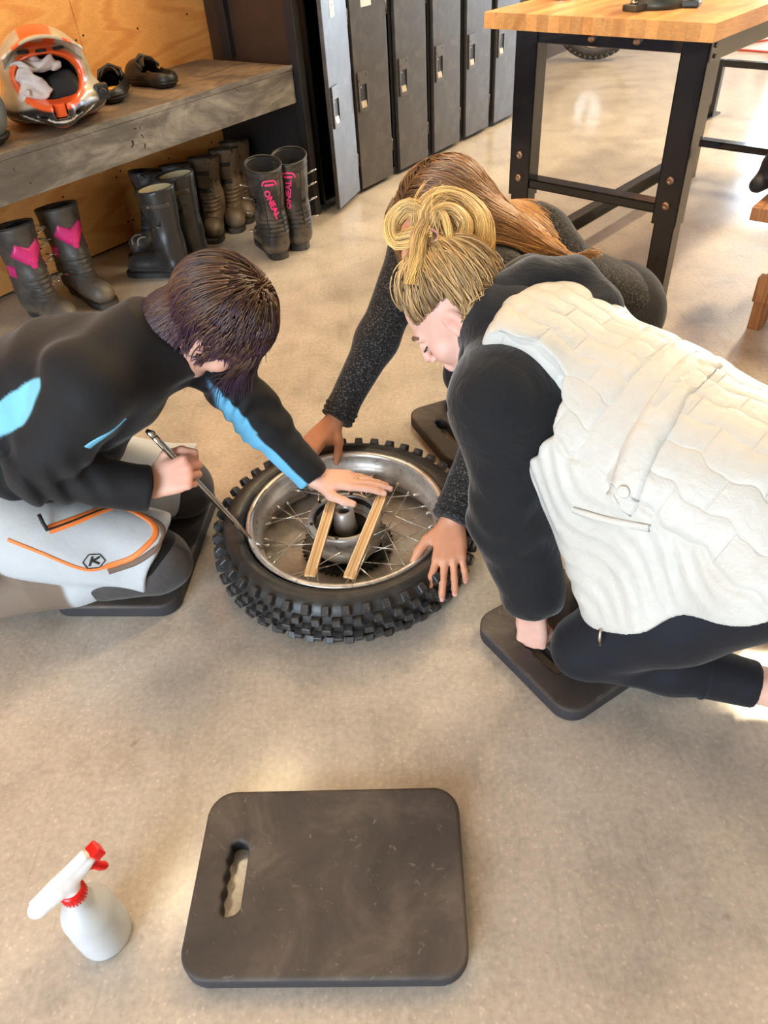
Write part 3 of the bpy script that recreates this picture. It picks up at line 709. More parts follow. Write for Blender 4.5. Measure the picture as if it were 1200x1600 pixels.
# two flat levers laid from the hub over the near rim
MAT['slat'] = wood_mat('tan_slat', lin((206, 164, 112)), lin((222, 184, 132)), lin((180, 136, 88)), 6.0, (2.0, 0.2, 1), 0.4)
MAT['slatedge'] = pmat('pale_edge', lin((228, 208, 176)), 0.4, 0.2, var=0.1)  # edges of the flat bars are paler than their faces
for (a, c, lab) in [((-0.122, 1.350, 0.1300), (-0.170, 1.118, 0.1215), 'pale tan flat bar lying across hub and rim, left one of two'), ((-0.002, 1.356, 0.1300), (-0.086, 1.103, 0.1215), 'pale tan flat bar lying across hub and rim, right one of two')]:
    a, c = Vector(a), Vector(c); d = c-a; L = d.length
    t = thing('flat_tire_lever', lab, 'lever', a, math.atan2(d.y, d.x)-math.pi/2, 'flat bars across the wheel')
    t.rotation_euler = (math.atan2(d.z, math.hypot(d.x, d.y)), 0, math.atan2(d.y, d.x)-math.pi/2)
    bb = bmesh.new(); prism(bb, [(-0.0105, 0), (0.0105, 0), (0.0120, 0.02), (0.0125, L-0.03), (0.0140, L-0.012), (0.012, L), (-0.012, L), (-0.0140, L-0.012), (-0.0125, L-0.03), (-0.0120, 0.02)], -0.003, 0.003, 0.001)
    obj('bar', bb, MAT['slat'], t)
    for sx in (-1, 1): obj('edge_rib', boxm(sx*0.0106-0.0016, sx*0.0106+0.0016, 0.012, L-0.02, 0.0028, 0.0052, 0.0008), MAT['slatedge'], t)

# ================================================================= kneeling pads
def pad_mesh():
    s = Sdf(0.003)
    L, W, T = 0.436, 0.298, 0.036
    def f(p):
        q = np.abs(p[:, :2])-np.array([L/2-0.045, W/2-0.045], F)
        d2 = np.sqrt((np.maximum(q, 0)**2).sum(1))+np.minimum(q.max(1), 0)-0.045
        # slot with finger grips on the outer edge
        y = np.clip(p[:, 1], -0.042, 0.042); wob = 0.0022*np.cos(p[:, 1]*2*np.pi/0.028)*(p[:, 0] < -0.153)
        ds = np.sqrt((p[:, 0]+0.153)**2+(p[:, 1]-y)**2)-0.0165-wob
        d2 = np.maximum(d2, -ds)
        dz = np.abs(p[:, 2]-T/2)-T/2; r = 0.005
        a = np.maximum(d2+r, 0); b_ = np.maximum(dz+r, 0)
        return np.sqrt(a*a+b_*b_)+np.minimum(np.maximum(d2+r, dz+r), 0)-r
    s.add((f, np.array([-L/2, -W/2, 0]), np.array([L/2, W/2, T])))
    return sdf_mesh('pad', s, 0.0032)
def pad_mat():
    m, nt, nd, lk, p = newmat('scuffed_black_foam')
    v = mapping(nd, lk)
    n1 = noise(nd, lk, v, 7, 7, 0.65, 0.6); r = ramp(nd, [(0.25, lin((54, 49, 47))), (0.5, lin((72, 65, 61))), (0.72, lin((102, 92, 84)))]); lk.new(n1.outputs['Fac'], r.inputs['Fac'])
    n2 = noise(nd, lk, v, 3.2, 3, 0.5, 1.0); r2 = ramp(nd, [(0.60, (1,)*3), (0.68, (0.6,)*3)]); lk.new(n2.outputs['Fac'], r2.inputs['Fac'])
    c = mixc(nd, lk, 1.0, r.outputs['Color'], r2.outputs['Color'], 'MULTIPLY')
    n3 = noise(nd, lk, mapping(nd, lk, (1, 1, 1), (0, 0, 0.6)), 42, 3, 0.6, 2.0); r3 = ramp(nd, [(0.64, (0,)*3), (0.74, (0.35,)*3)]); lk.new(n3.outputs['Fac'], r3.inputs['Fac'])
    c = mixc(nd, lk, r3.outputs['Color'], c, lin((158, 146, 134)))
    # the cut sides are blacker than the walked-on top face
    g = nd.new('ShaderNodeNewGeometry'); sx = nd.new('ShaderNodeSeparateXYZ'); tc = nd.new('ShaderNodeTexCoord'); lk.new(tc.outputs['Object'], sx.inputs[0])
    mr = nd.new('ShaderNodeMapRange'); mr.inputs['From Min'].default_value = 0.028; mr.inputs['From Max'].default_value = 0.034; lk.new(sx.outputs['Z'], mr.inputs['Value'])
    c = mixc(nd, lk, mr.outputs['Result'], lin((52, 50, 54)), c)
    lk.new(c, p.inputs['Base Color']); p.inputs['Roughness'].default_value = 0.62; p.inputs['Specular IOR Level'].default_value = 0.35
    lk.new(bump(nd, lk, n1.outputs['Fac'], 0.25, 0.004), p.inputs['Normal']); return m
PADME = pad_mesh(); PADME.materials.append(pad_mat())
for (x, y, rz, lab) in [(-0.136, 0.523, -3.5, 'scuffed dark foam kneeling pad lying empty in the foreground beside the spray bottle'),
                        (0.432, 1.012, 30.0, 'dark foam kneeling pad under the knee of the person in the white vest'),
                        (-0.612, 1.372, -96.0, 'dark foam kneeling pad under the person in the black and blue jacket'),
                        (0.345, 1.800, 20.0, 'dark foam kneeling pad behind the wheel, under the long-haired person')]:
    o = link(bpy.data.objects.new('kneeling_pad', PADME)); o.location = (x, y, 0); o.rotation_euler = (0, 0, math.radians(rz))
    tag(o, lab, 'kneeling pad', 'dark foam kneeling pads')

# ================================================================= spray bottle
def plastic(name, col, trans=0.0, rough=0.35, sss=0.0):
    m, nt, nd, lk, p = newmat(name); v = mapping(nd, lk); n = noise(nd, lk, v, 30, 3)
    r = ramp(nd, [(0.3, tuple(x*0.95 for x in col)), (0.7, col)]); lk.new(n.outputs['Fac'], r.inputs['Fac']); lk.new(r.outputs['Color'], p.inputs['Base Color'])
    p.inputs['Roughness'].default_value = rough; p.inputs['Transmission Weight'].default_value = trans
    if sss: p.inputs['Subsurface Weight'].default_value = sss; p.inputs['Subsurface Radius'].default_value = (0.01, 0.01, 0.01)
    return m
MAT['bottle'] = plastic('milky_plastic', (0.95, 0.96, 0.97), 0.55, 0.35)
MAT['liquid'] = plastic('pale_liquid', lin((120, 186, 194)), 0.0, 0.3)
MAT['white'] = plastic('white_plastic', (0.86, 0.86, 0.88), 0.0, 0.35, 0.1)
MAT['red'] = plastic('red_plastic', lin((226, 22, 20)), 0.0, 0.3)
sb = thing('spray_bottle', 'white trigger spray bottle with red nozzle and collar on the floor', 'spray bottle', (-0.494, 0.474, 0), math.radians(42))
bp = [(0.036, 0.0005), (0.040, 0.004), (0.041, 0.010), (0.041, 0.062), (0.0400, 0.066), (0.0402, 0.092), (0.0395, 0.098), (0.036, 0.108), (0.029, 0.119), (0.0215, 0.129), (0.019, 0.140), (0.0185, 0.156), (0.0155, 0.158)]
inner = [(max(r-0.0013, 0.002), max(z, 0.0022)) for r, z in bp[::-1]]
bb = bmesh.new(); lathe(bb, bp+inner, 40); obj('bottle_body', bb, MAT['bottle'], sb)
bb = bmesh.new(); lathe(bb, [(0.033, 0.003), (0.0375, 0.006), (0.0385, 0.012), (0.0385, 0.055)], 40); obj('liquid', bb, MAT['liquid'], sb)
bb = bmesh.new(); tube(bb, [(0, 0, 0.15), (0.004, 0, 0.06)], 0.002, 6); obj('dip_tube', bb, MAT['white'], sb)
bb = bmesh.new(); lathe(bb, [(0.0165, 0.150), (0.0178, 0.152), (0.0178, 0.170), (0.0150, 0.174)], 36)
for i in range(24):
    a = 2*math.pi*i/24; box(bb, 0.0170, 0.0188, -0.0011, 0.0011, 0.153, 0.169, 0, 0, Matrix.Rotation(a, 4, 'Z'))
obj('collar', bb, MAT['red'], sb)
s = Sdf(0.006)
s.cap((-0.046, 0, 0.186), (0.040, 0, 0.206), 0.0125, 0.0115, flat=((0, 1, 0), 0.92)).cap((-0.040, 0, 0.183), (-0.012, 0, 0.192), 0.012, 0.017, flat=((0, 1, 0), 0.9)).cap((0, 0, 0.168), (0.004, 0, 0.195), 0.0145, 0.013).cap((0.0, 0, 0.19), (0.030, 0, 0.196), 0.0125, 0.010)
s.box((-0.004, 0, 0.209), (0.046, 0.008, 0.004), 0.003, np.array([[np.cos(.23), 0, -np.sin(.23)], [0, 1, 0], [np.sin(.23), 0, np.cos(.23)]]))
obj('trigger_housing', sdf_mesh('housing', s, 0.0018), MAT['white'], sb)
bb = boxm(0.0, 0.016, -0.0105, 0.0105, -0.0105, 0.0105, 0.003, Matrix.Translation((0.045, 0, 0.2075)) @ Matrix.Rotation(-0.23, 4, 'Y')); nz = obj('nozzle', bb, MAT['red'], sb)
bb = bmesh.new(); tube(bb, spline([(0.030, 0, 0.194), (0.041, 0, 0.186), (0.046, 0, 0.172), (0.054, 0, 0.160)], 10), [0.006, 0.0065, 0.007, 0.007, 0.007, 0.007, 0.007, 0.0065, 0.006, 0.004], 10, flat=((0, 1, 0), 1.15)); obj('trigger', bb, MAT['red'], sb)

# ================================================================= far background: bike wheel, cord, lumber stand
MAT['rimgold'] = pmat('pale_gold_rim', lin((205, 180, 150)), 0.3, 0.8, var=0.15)
def upright_wheel(loc, rz, label, fork=True):
    t = thing('bike_wheel', label, 'wheel', (loc[0], loc[1], 0.352), rz)
    R = 0.345; sc = R/0.316
    core = link(bpy.data.objects.new('tire', tire.data)); core.parent = t; 
    core.matrix_local = Matrix.Rotation(math.pi/2, 4, 'X') @ Matrix.Translation((0, 0, -0.045)) @ Matrix.Diagonal((sc, sc, 0.78, 1))
    n = 46
    for ri, (r, z, tilt, (dx, dy, dz)) in enumerate(KNOB_ROWS[::2]):
        me = KNB[ri]
        for i in range(n):
            a = 2*math.pi*(i+(0.5 if ri % 2 else 0))/n
            k = link(bpy.data.objects.new('tread_knob', me)); k.parent = core
            k.matrix_local = Matrix.Rotation(a, 4, 'Z') @ Matrix.Translation((r, 0, z)) @ Matrix.Rotation(math.pi/2-math.radians(tilt), 4, 'Y') @ Matrix.Rotation(math.pi/2, 4, 'Z')
    rm = obj('rim', revolve([(0.262*1.0, 0.022), (0.268, 0.018), (0.252, 0.004), (0.246, 0.0), (0.252, -0.004), (0.268, -0.018), (0.262, -0.022), (0.244, -0.006), (0.240, 0.0), (0.244, 0.006)], 72), MAT['rimgold'], t)
    rm.rotation_euler = (math.pi/2, 0, 0)
    make_spokes(rm, 0.243, 0.03, 0.02, 36, 0.0)
    hb = obj('hub', revolve([(0.0, 0.05), (0.02, 0.05), (0.036, 0.026), (0.036, 0.018), (0.022, 0.012), (0.022, -0.012), (0.036, -0.018), (0.036, -0.026), (0.02, -0.05), (0.0, -0.05)], 32, closed=False), MAT['castalloy'], rm)
    bb = bmesh.new(); lathe(bb, [(0.11, 0.029), (0.11, 0.032)], 40); 
    obj('brake_disc', bb, MAT['spoke'], rm)
    if fork:
        for sy in (-1, 1):
            bb = bmesh.new(); tube(bb, [(0.0, sy*0.075, -0.03), (-0.10, sy*0.075, 0.30), (-0.24, sy*0.075, 0.75)], [0.026, 0.026, 0.03], 14); obj('fork_leg', bb, MAT['darksteel'], t)
        bb = bmesh.new(); tube(bb, [(0, -0.08, 0), (0, 0.08, 0)], 0.011, 12); obj('axle', bb, MAT['spoke'], t)
        obj('fork_crown', boxm(-0.30, -0.19, -0.11, 0.11, 0.70, 0.745, 0.012), MAT['darksteel'], t)
    return t
KNB = [knob_mesh(*KNOB_ROWS[i][3]) for i in (0, 2, 4)]
upright_wheel((2.0, 6.90), math.radians(-18), 'upright dirt bike wheel with knobbly tire seen under the workbench')
upright_wheel((3.95, 7.55), math.radians(35), 'upright bike wheel at the far right edge behind the red cord')
MAT['cord'] = pmat('red_cord', lin((196, 70, 58)), 0.5)
bb = bmesh.new(); tube(bb, spline([(2.75, 7.35, 0.009), (3.05, 6.98, 0.009), (3.20, 6.80, 0.009), (3.42, 6.62, 0.009), (3.8, 6.75, 0.009), (4.0, 7.2, 0.009), (3.6, 7.15, 0.009), (3.25, 7.08, 0.009), (2.95, 7.3, 0.009)], 60), 0.008, 8)
tag(obj('extension_cord', bb, MAT['cord']), 'thin red cord lying in a loop on the far floor', 'cord')

MAT['pine'] = wood_mat('pine_lumber', lin((176, 122, 78)), lin((198, 142, 94)), lin((152, 100, 62)), 5, (1.4, 1.4, 0.2), 0.6)
ls = thing('lumber_stand', 'pine lumber stand at the right edge beside the workbench leg', 'stand', (1.292, 2.265, 0), math.radians(-42))
for y0_ in (0.0, 0.28):
    for x0_ in (0.0, 0.42):
        obj('leg', boxm(x0_, x0_+0.04, y0_, y0_+0.085, 0, 0.13, 0.003), MAT['pine'], ls)
obj('base_board', boxm(-0.006, 0.47, -0.01, 0.03, 0.10, 0.185, 0.004), MAT['pine'], ls)
obj('base_board', boxm(-0.006, 0.47, 0.335, 0.375, 0.10, 0.185, 0.004), MAT['pine'], ls)
for x0_ in (0.012, 0.40):
    bb = boxm(x0_, x0_+0.045, 0.02, 0.10, 0.185, 0.37, 0.003); obj('post', bb, MAT['pine'], ls)
    bb = boxm(x0_, x0_+0.045, 0.26, 0.335, 0.185, 0.37, 0.003); obj('post', bb, MAT['pine'], ls)
obj('cap_board', boxm(-0.070, 0.52, -0.05, 0.18, 0.37, 0.41, 0.003), MAT['pine'], ls)
obj('cap_board', boxm(-0.030, 0.52, 0.185, 0.38, 0.37, 0.41, 0.003), MAT['pine'], ls)
MAT['blackcloth'] = pmat('black_padded_cloth', lin((44, 43, 46)), 0.7, var=0.25, bmp=0.2, bscale=200)
s = Sdf(0.03); s.ell((0.20, 0.18, 0.485), (0.27, 0.15, 0.085)).cap((-0.045, 0.09, 0.435), (-0.03, 0.28, 0.435), 0.026, 0.026).mod(folds(0.012, 28, 4))
s.cut(f_half((0, 0, 0.411), (0, 0, 1)), 0.004)
cu = tag(obj('padded_cushion', sdf_mesh('cushion', s, 0.006), MAT['blackcloth']), 'black padded cushion resting on top of the pine lumber stand', 'cushion')
cu.location = (1.235, 2.285, 0.0005); cu.rotation_euler = (0, 0, math.radians(-42))

# ================================================================= boots
def attr_mat(name, rough=0.5, var=0.15, scale=18, bmp=0.15, bscale=120, spec=0.5, coat=0.0, dirt=None, dirt_amt=0.4, dirt_scale=9, sheen=0.0):
    return pmat(name, (1, 1, 1), rough, 0, var, scale, bmp, bscale, coat, 'col', spec, dirt=dirt, dirt_amt=dirt_amt, dirt_scale=dirt_scale, sheen=sheen)
MAT['bootskin'] = attr_mat('dusty_boot_leather', 0.5, dirt=lin((140, 124, 104)), dirt_amt=0.45, dirt_scale=11)
MAT['rubberboot'] = attr_mat('black_rubber_boot', 0.32, 0.1, dirt=lin((96, 90, 82)), dirt_amt=0.2)
MAT['sole'] = pmat('boot_sole', lin((38, 36, 35)), 0.6, var=0.3, dirt=lin((120, 108, 94)), dirt_amt=0.5)
MAT['pink'] = pmat('pink_plastic', lin((214, 48, 120)), 0.35, var=0.12, dirt=lin((120, 60, 80)), dirt_amt=0.3)
MAT['hotpink'] = pmat('neon_pink_print', lin((255, 62, 140)), 0.4, var=0.03)
MAT['strapblk'] = pmat('black_strap', lin((34, 32, 31)), 0.5)
MAT['cream'] = pmat('cream_lining', lin((196, 180, 140)), 0.8, var=0.1)
MAT['bluelin'] = pmat('blue_lining', lin((32, 84, 140)), 0.8, var=0.15)
MAT['navylin'] = pmat('navy_lining', lin((30, 40, 62)), 0.8, var=0.15)
MAT['blklin'] = pmat('black_lining', lin((22, 21, 21)), 0.85, var=0.2)
MAT['greendk'] = pmat('dark_green_print', lin((40, 62, 36)), 0.5)
MAT['whiteprint'] = pmat('white_print', lin((205, 200, 188)), 0.5)
def boot_shape(H, welly=False):
    s = Sdf(0.03)
    s.cap((0, -0.050, 0.050), (0, 0.110, 0.048), 0.047, 0.047, flat=((0, 0, 1), 0.92))
    s.cap((0, 0.02, 0.065), (0, 0.135, 0.040), 0.040, 0.034, 0.02)
    s.cap((0, -0.048, 0.07), (0, -0.040, 0.15), 0.054, 0.056, 0.03)
    top = 0.080 if not welly else 0.080
    s.cap((0, -0.040, 0.13), (0, -0.034, H), 0.057, top, 0.03, flat=((1, 0, 0), 0.90))
    if not welly:
        s.ell((0, -0.055, 0.10), (0.050, 0.045, 0.04), k=0.02)
        s.cap((0, 0.03, 0.115), (0, 0.015, 0.16), 0.034, 0.034, 0.03)
    s.cut(f_half((0, 0, 0.012), (0, 0, 1)), 0.004)      # keep z > 0.012 (sole below)
    tilt = (0, 0.18 if not welly else -0.10, -1)
    s.cut(f_half((0, -0.034, H), tilt), 0.003)
    s.cut(f_cap((0, -0.038, 0.20), (0, -0.034, H+0.03), top-0.024, top-0.008, ((1, 0, 0), 0.90)), 0.004)
    if not welly:
        def ribs(p, d):
            m = sstep(np.abs(p[:, 1]+0.03), 0.03, 0.045)*sstep(p[:, 2], 0.085, 0.10)*(1-sstep(p[:, 2], 0.165, 0.18))
            return 0.003*m*np.cos(p[:, 2]*2*np.pi/0.017-p[:, 1]*20)*(np.abs(d) < 0.03)
        s.mod(ribs)
    s.mod(folds(0.004 if not welly else 0.0025, 40, 5))
    return s
def sole_outline(g=0.0):
    pts = [(0, 0.186), (0.028, 0.178), (0.043, 0.150), (0.047, 0.110), (0.042, 0.06), (0.036, 0.01), (0.040, -0.04), (0.040, -0.075), (0.026, -0.098), (0, -0.103)]
    full = pts+[(-x, y) for x, y in pts[-2:0:-1]]
    sp = spline([(x, y, 0) for x, y in full+[full[0]]], 40)[:-1]
    return [(p.x*(1+g), p.y) for p in sp]
def buckle(parent, loc, rot, L=0.034, pink=False):
    bb = bmesh.new(); tube(bb, [(-0.018, 0, 0.001), (0.004, 0, 0.003)], 0.010, 8, flat=((0, 0, 1), 0.35)); st = obj('strap', bb, MAT['pink'] if pink else MAT['strapblk'], parent, loc, rot)
    bb = bmesh.new(); ov = [(0.004+L/2+L/2*math.cos(a), 0.0075*math.sin(a), 0.006) for a in np.linspace(0, 2*math.pi, 17)]
    tube(bb, ov, 0.0022, 6, caps=False); box(bb, -0.004, 0.012, -0.006, 0.006, 0.002, 0.008, 0.001)
    obj('buckle', bb, MAT['steel'], st)
def wrap_text(me, sdf, origin, xdir, ydir, off=0.001):
    """lay flat lettering on a modelled surface"""
    n = len(me.vertices); co = np.zeros(n*3, F); me.vertices.foreach_get('co', co); co = co.reshape(-1, 3)
    p = np.asarray(origin, F)+co[:, :1]*np.asarray(xdir, F)+co[:, 1:2]*np.asarray(ydir, F)
    q = sdf.stick(p, off); g = sdf.grad(q); q = q+g*co[:, 2:3]
    me.vertices.foreach_set('co', q.astype(F).ravel()); me.update(); return me
def make_boot(label, loc, toe, H, kind, side=1, group=None, cat='boot'):
    yaw = math.atan2(toe[1], toe[0])-math.pi/2
    t = thing('rubber_boot' if kind == 'welly' else 'riding_boot', label, cat, (loc[0], loc[1], 0), yaw, group)
    key = (kind, H)
    s = boot_shape(H, kind == 'welly')
    if key not in BOOTS:
        base = {'oneal': (42, 39, 37), 'fox': (92, 78, 64), 'brown': (98, 82, 64), 'pink': (66, 62, 58), 'welly': (40, 41, 42), 'navy': (44, 44, 48)}[kind]
        def colf(p):
            c = np.tile(np.array(lin(base), F), (len(p), 1))
            if kind in ('oneal', 'fox', 'brown', 'pink'):
                m = sstep(p[:, 2], 0.07, 0.05)*0.6
                c = paint(c, [(m, lin((112, 98, 80)))])
            if kind == 'fox': c = paint(c, [(sstep(p[:, 2], 0.075, 0.068)*sstep(p[:, 1], 0.02, 0.05), lin((66, 58, 48)))])
            return c
        BOOTS[key] = sdf_mesh('boot', s, 0.0055, colf)
        BOOTS[key].materials.append(MAT['rubberboot'] if kind == 'welly' else MAT['bootskin'])
    obj('upper', BOOTS[key], None, t)
    bb = bmesh.new(); prism(bb, sole_outline(), 0.0, 0.022, 0.003)
    if kind != 'welly':
        pass
    obj('sole', bb, MAT['sole'], t)
    obj('heel_block', boxm(-0.034, 0.034, -0.098, -0.03, 0.0, 0.030, 0.006), MAT['sole'], t)
    # lining: a sleeve just inside the top edge
    lm = {'oneal': 'blklin', 'fox': 'bluelin', 'brown': 'blklin', 'pink': 'blklin', 'welly': 'cream', 'navy': 'navylin'}[kind]
    top = 0.080
    bb = bmesh.new(); n = 32; rings = []
    for j, (zz, rr) in enumerate(((H-0.11, top-0.026), (H-0.05, top-0.0195), (H-0.002, top-0.0125))):
        rg = []
        for i in range(n):
            a = 2*math.pi*i/n; y = rr*math.sin(a)-0.036
            dz = (0.18*(y+0.034) if kind != 'welly' else -0.10*(y+0.034)) if j == 2 else 0
            rg.append(bb.verts.new((rr*0.90*math.cos(a), y, zz+dz)))
        rings.append(rg)
    for a, c in zip(rings, rings[1:]):
        for i in range(n): bb.faces.new((a[i], c[i], c[(i+1) % n], a[(i+1) % n])).smooth = True
    bb.faces.new(rings[0]); obj('lining', bb, MAT[lm], t)
    # rolled top edge
    e = []
    for i in range(25):
        a = 2*math.pi*i/24; y = (top-0.003)*math.sin(a)-0.034
        e.append(((top-0.003)*0.90*math.cos(a), y, H+(0.18*(y+0.034) if kind != 'welly' else -0.10*(y+0.034))))
    bb = bmesh.new(); tube(bb, e, 0.0038, 6, caps=False); obj('top_edge', bb, MAT['strapblk'] if kind != 'welly' else MAT['sole'], t)
    rad = lambda z: 0.057+(top-0.057)*max(0, min(1, (z-0.13)/(H-0.13)))
    bs = -side if kind == 'oneal' else side
    if kind in ('oneal', 'fox', 'brown', 'pink'):
        for zz in ((0.10, 0.175, 0.235, 0.285) if kind != 'fox' else (0.10, 0.19, 0.27)):
            r = rad(zz)*0.90+0.002
            if zz < 0.12: r = 0.052
            buckle(t, (bs*r, -0.022 if zz > 0.12 else -0.01, zz), (0, math.radians(-18 if zz > .12 else -10), 0 if bs > 0 else math.pi), pink=(kind == 'pink' and zz < 0.12))
        for zz in (0.10, 0.19, 0.26):
            # straps across the shaft
            pts = [(0.085*math.sin(a)*side, -0.036+0.085*math.cos(a), zz+0.01*math.cos(a)) for a in np.linspace(-0.3, 1.4, 8)]
            if zz > 0.12 and kind != 'pink': obj('strap', strip_mesh(s, pts, 0.018, 0.003, 14), MAT['strapblk'], t)
    if kind == 'oneal':
        # lettering on the calf, seen from the heel side
        tm = text_mesh('ONEAL', 0.036, 0.0008, 0.0011); tm.materials.append(MAT['hotpink'])
        if side > 0: wrap_text(tm, s, (-0.008, -0.12, 0.232), (0.38, 0, -0.92), (0.92, 0, 0.38), 0.0022)
        else: wrap_text(tm, s, (-0.018, -0.12, 0.236), (0.16, 0, 0.99), (-0.99, 0, 0.16), 0.0022)
        obj('lettering', tm, None, t)
        pts = [(-0.034-0.01, -0.12, H-0.062), (-0.022-0.01, -0.12, H-0.046), (0.022-0.01, -0.12, H-0.046), (0.034-0.01, -0.12, H-0.062)]
        obj('chevron', strip_mesh(s, pts, 0.006, 0.0022, 14), MAT['hotpink'], t)
        obj('chevron_bar', strip_mesh(s, [(-0.03, -0.12, H-0.060), (0.01, -0.12, H-0.060)], 0.007, 0.0022, 6), MAT['hotpink'], t)
        for sx in (-1, 1):
            pts = [(sx*0.045, -0.10, H-0.03), (sx*0.036, -0.10, 0.20), (sx*0.034, -0.10, 0.10)]
            obj('shin_seam', strip_mesh(s, pts, 0.004, 0.0016, 14), MAT['strapblk'], t)
        obj('collar_band', strip_mesh(s, [(0.08*math.cos(a), -0.034+0.08*math.sin(a), H-0.028+0.0144*math.sin(a)) for a in np.linspace(0, 2*math.pi, 28)], 0.006, 0.0015, None, closed=True), MAT['strapblk'], t)
    if kind == 'fox':
        tm = text_mesh('FOX', 0.05, 0.0005, 0.001); tm.materials.append(MAT['greendk'])
        wrap_text(tm, s, (-0.02, 0.035, 0.205), (-0.16, 0, 0.98), (-0.98, 0, -0.16)); obj('lettering', tm, None, t)
        pts = [(0.03*math.cos(a), 0.155+0.0*a, 0.055+0.02*math.sin(a)) for a in np.linspace(0, math.pi, 8)]
        obj('toe_edge', strip_mesh(s, [(-0.045, 0.06, 0.05), (-0.03, 0.085, 0.078), (0, 0.095, 0.085), (0.03, 0.085, 0.078), (0.045, 0.06, 0.05)], 0.006, 0.0015, 16), MAT['strapblk'], t)
    if kind == 'navy':
        for a0 in (-0.02, 0.0, 0.02):
            obj('toe_graphic', strip_mesh(s, [(a0-0.006, 0.10, 0.08), (a0+0.008, 0.125, 0.07), (a0-0.004, 0.15, 0.06)], 0.006, 0.0012, 8), MAT['whiteprint'], t)
    if kind == 'pink':
        # chevron shin plate and side plate
        z1 = H-0.055
        for sg in (-1, 1):
            obj('shin_plate', strip_mesh(s, [(sg*0.058, -0.02, z1+0.012), (sg*0.045, 0.01, z1-0.008), (sg*0.022, 0.03, z1-0.030), (0.0, 0.04, z1-0.048)], 0.044, 0.003, 14, w2=0.060), MAT['pink'], t)
        obj('shin_badge', strip_mesh(s, [(0, 0.045, z1-0.035), (0, 0.04, z1-0.085)], 0.056, 0.0034, 10, w2=0.014), MAT['pink'], t)
        tm = text_mesh('FOX', 0.018, 0.0008); tm.materials.append(MAT['hotpink']); wrap_text(tm, s, (0, 0.04, z1-0.056), (0.97, 0, 0.22), (-0.22, 0, 0.97), 0.0036); obj('badge_lettering', tm, None, t)
        for sg in (-1, 1):
            obj('side_plate', strip_mesh(s, [(sg*0.06, -0.04, 0.195), (sg*0.05, -0.005, 0.19)], 0.040, 0.003, 8), MAT['pink'], t)
    if kind == 'welly':
        for zz in (H-0.055,):
            bb = bmesh.new(); lathe(bb, [(0.004, 0), (0.0035, 0.0025)], 10, mat=Matrix.Translation((rad(zz)*0.9*side*-1, -0.02, zz)) @ Matrix.Rotation(-side*math.pi/2, 4, 'Y')); obj('snap', bb, MAT['steel'], t)
        obj('gusset_strap', strip_mesh(s, [(0.07*math.cos(a), -0.034+0.07*math.sin(a), H-0.055) for a in np.linspace(math.pi*0.6, math.pi*1.5, 12)], 0.02, 0.002, None), MAT['sole'], t)
        obj('back_seam', strip_mesh(s, [(0, -0.11, H-0.02), (0, -0.1, 0.2), (0, -0.1, 0.08)], 0.008, 0.002, 16), MAT['sole'], t)
        obj('foxing_band', strip_mesh(s, [(x*1.3, y*1.1, 0.035) for x, y in sole_outline()[:]+[sole_outline()[0]]], 0.012, 0.002, None, closed=True), MAT['sole'], t)
    return t
BOOTS = {}
BG = 'boots under the bench'
make_boot('black riding boot with pink lettering slanting down its shin, left one of that pair', (-0.400, 3.300), (-0.36, 0.93), 0.365, 'oneal', 1, BG).scale = (1.08, 1.08, 1.04)
make_boot('black riding boot with pink lettering running up its shin, nearest the lockers', (-0.285, 3.395), (-0.02, 1.0), 0.365, 'oneal', -1, BG).scale = (1.08, 1.08, 1.04)
make_boot('black rubber boot with cream lining, standing in front of its pair', (-0.850, 3.135), (-0.93, 0.20), 0.36, 'welly', 1, BG)
make_boot('black rubber boot with cream lining, the rear one of its pair', (-0.795, 3.300), (-0.93, 0.20), 0.36, 'welly', 1, BG)
make_boot('dusty brown riding boot with bright blue lining and dark lettering', (-0.700, 3.630), (0.06, -1.0), 0.325, 'fox', 1, BG)
make_boot('dark riding boot with white toe graphic behind the rubber boots', (-0.812, 3.535), (0.10, -1.0), 0.325, 'navy', 1, BG)
make_boot('dark navy-lined boot standing against the wall behind the cream-lined boots', (-0.950, 3.475), (-0.5, -0.85), 0.325, 'navy', -1, BG)
make_boot('dusty tan riding boot with black lining beside the blue-lined boot', (-0.618, 3.745), (0.12, -1.0), 0.325, 'brown', 1, BG)
make_boot('tan riding boot at the very back under the bench corner', (-0.580, 3.862), (0.12, -1.0), 0.325, 'brown', 1, BG)
make_boot('black riding boot with pink shin plate and buckles, left one at the picture edge', (-1.270, 2.805), (0.72, -0.69), 0.34, 'pink', -1, BG).scale = (1.12, 1.12, 1.04)
make_boot('black riding boot with pink shin plate, right one nearest the wall', (-1.158, 2.985), (0.66, -0.75), 0.34, 'pink', 1, BG).scale = (1.12, 1.12, 1.04)

# ================================================================= helmet, cloth, clogs, bag on the bench
MAT['shell'] = attr_mat('helmet_shell', 0.3, 0.06, 14, 0.0, coat=0.4)
MAT['pads'] = pmat('black_helmet_padding', lin((24, 23, 24)), 0.85, bmp=0.2, bscale=200)
MAT['orange'] = pmat('orange_plastic', lin((232, 92, 34)), 0.35, var=0.08)
MAT['cloth'] = pmat('white_cotton', lin((196, 186, 178)), 0.85, var=0.08, bmp=0.15, bscale=300)
hl = thing('helmet', 'beige and orange motocross helmet with peak on the bench', 'helmet', (-1.050, 2.985, 0.650), math.radians(-158)); hl.scale = (1.22, 1.22, 1.06)
hs = Sdf(0.03)
hs.ell((0, -0.015, 0.145), (0.122, 0.145, 0.132)).cap((-0.095, 0.03, 0.072), (0, 0.150, 0.062), 0.050, 0.040, 0.03).cap((0.095, 0.03, 0.072), (0, 0.150, 0.062), 0.050, 0.040, 0.03)
hs.cap((-0.085, -0.05, 0.055), (0.085, -0.05, 0.055), 0.06, 0.06, 0.05)
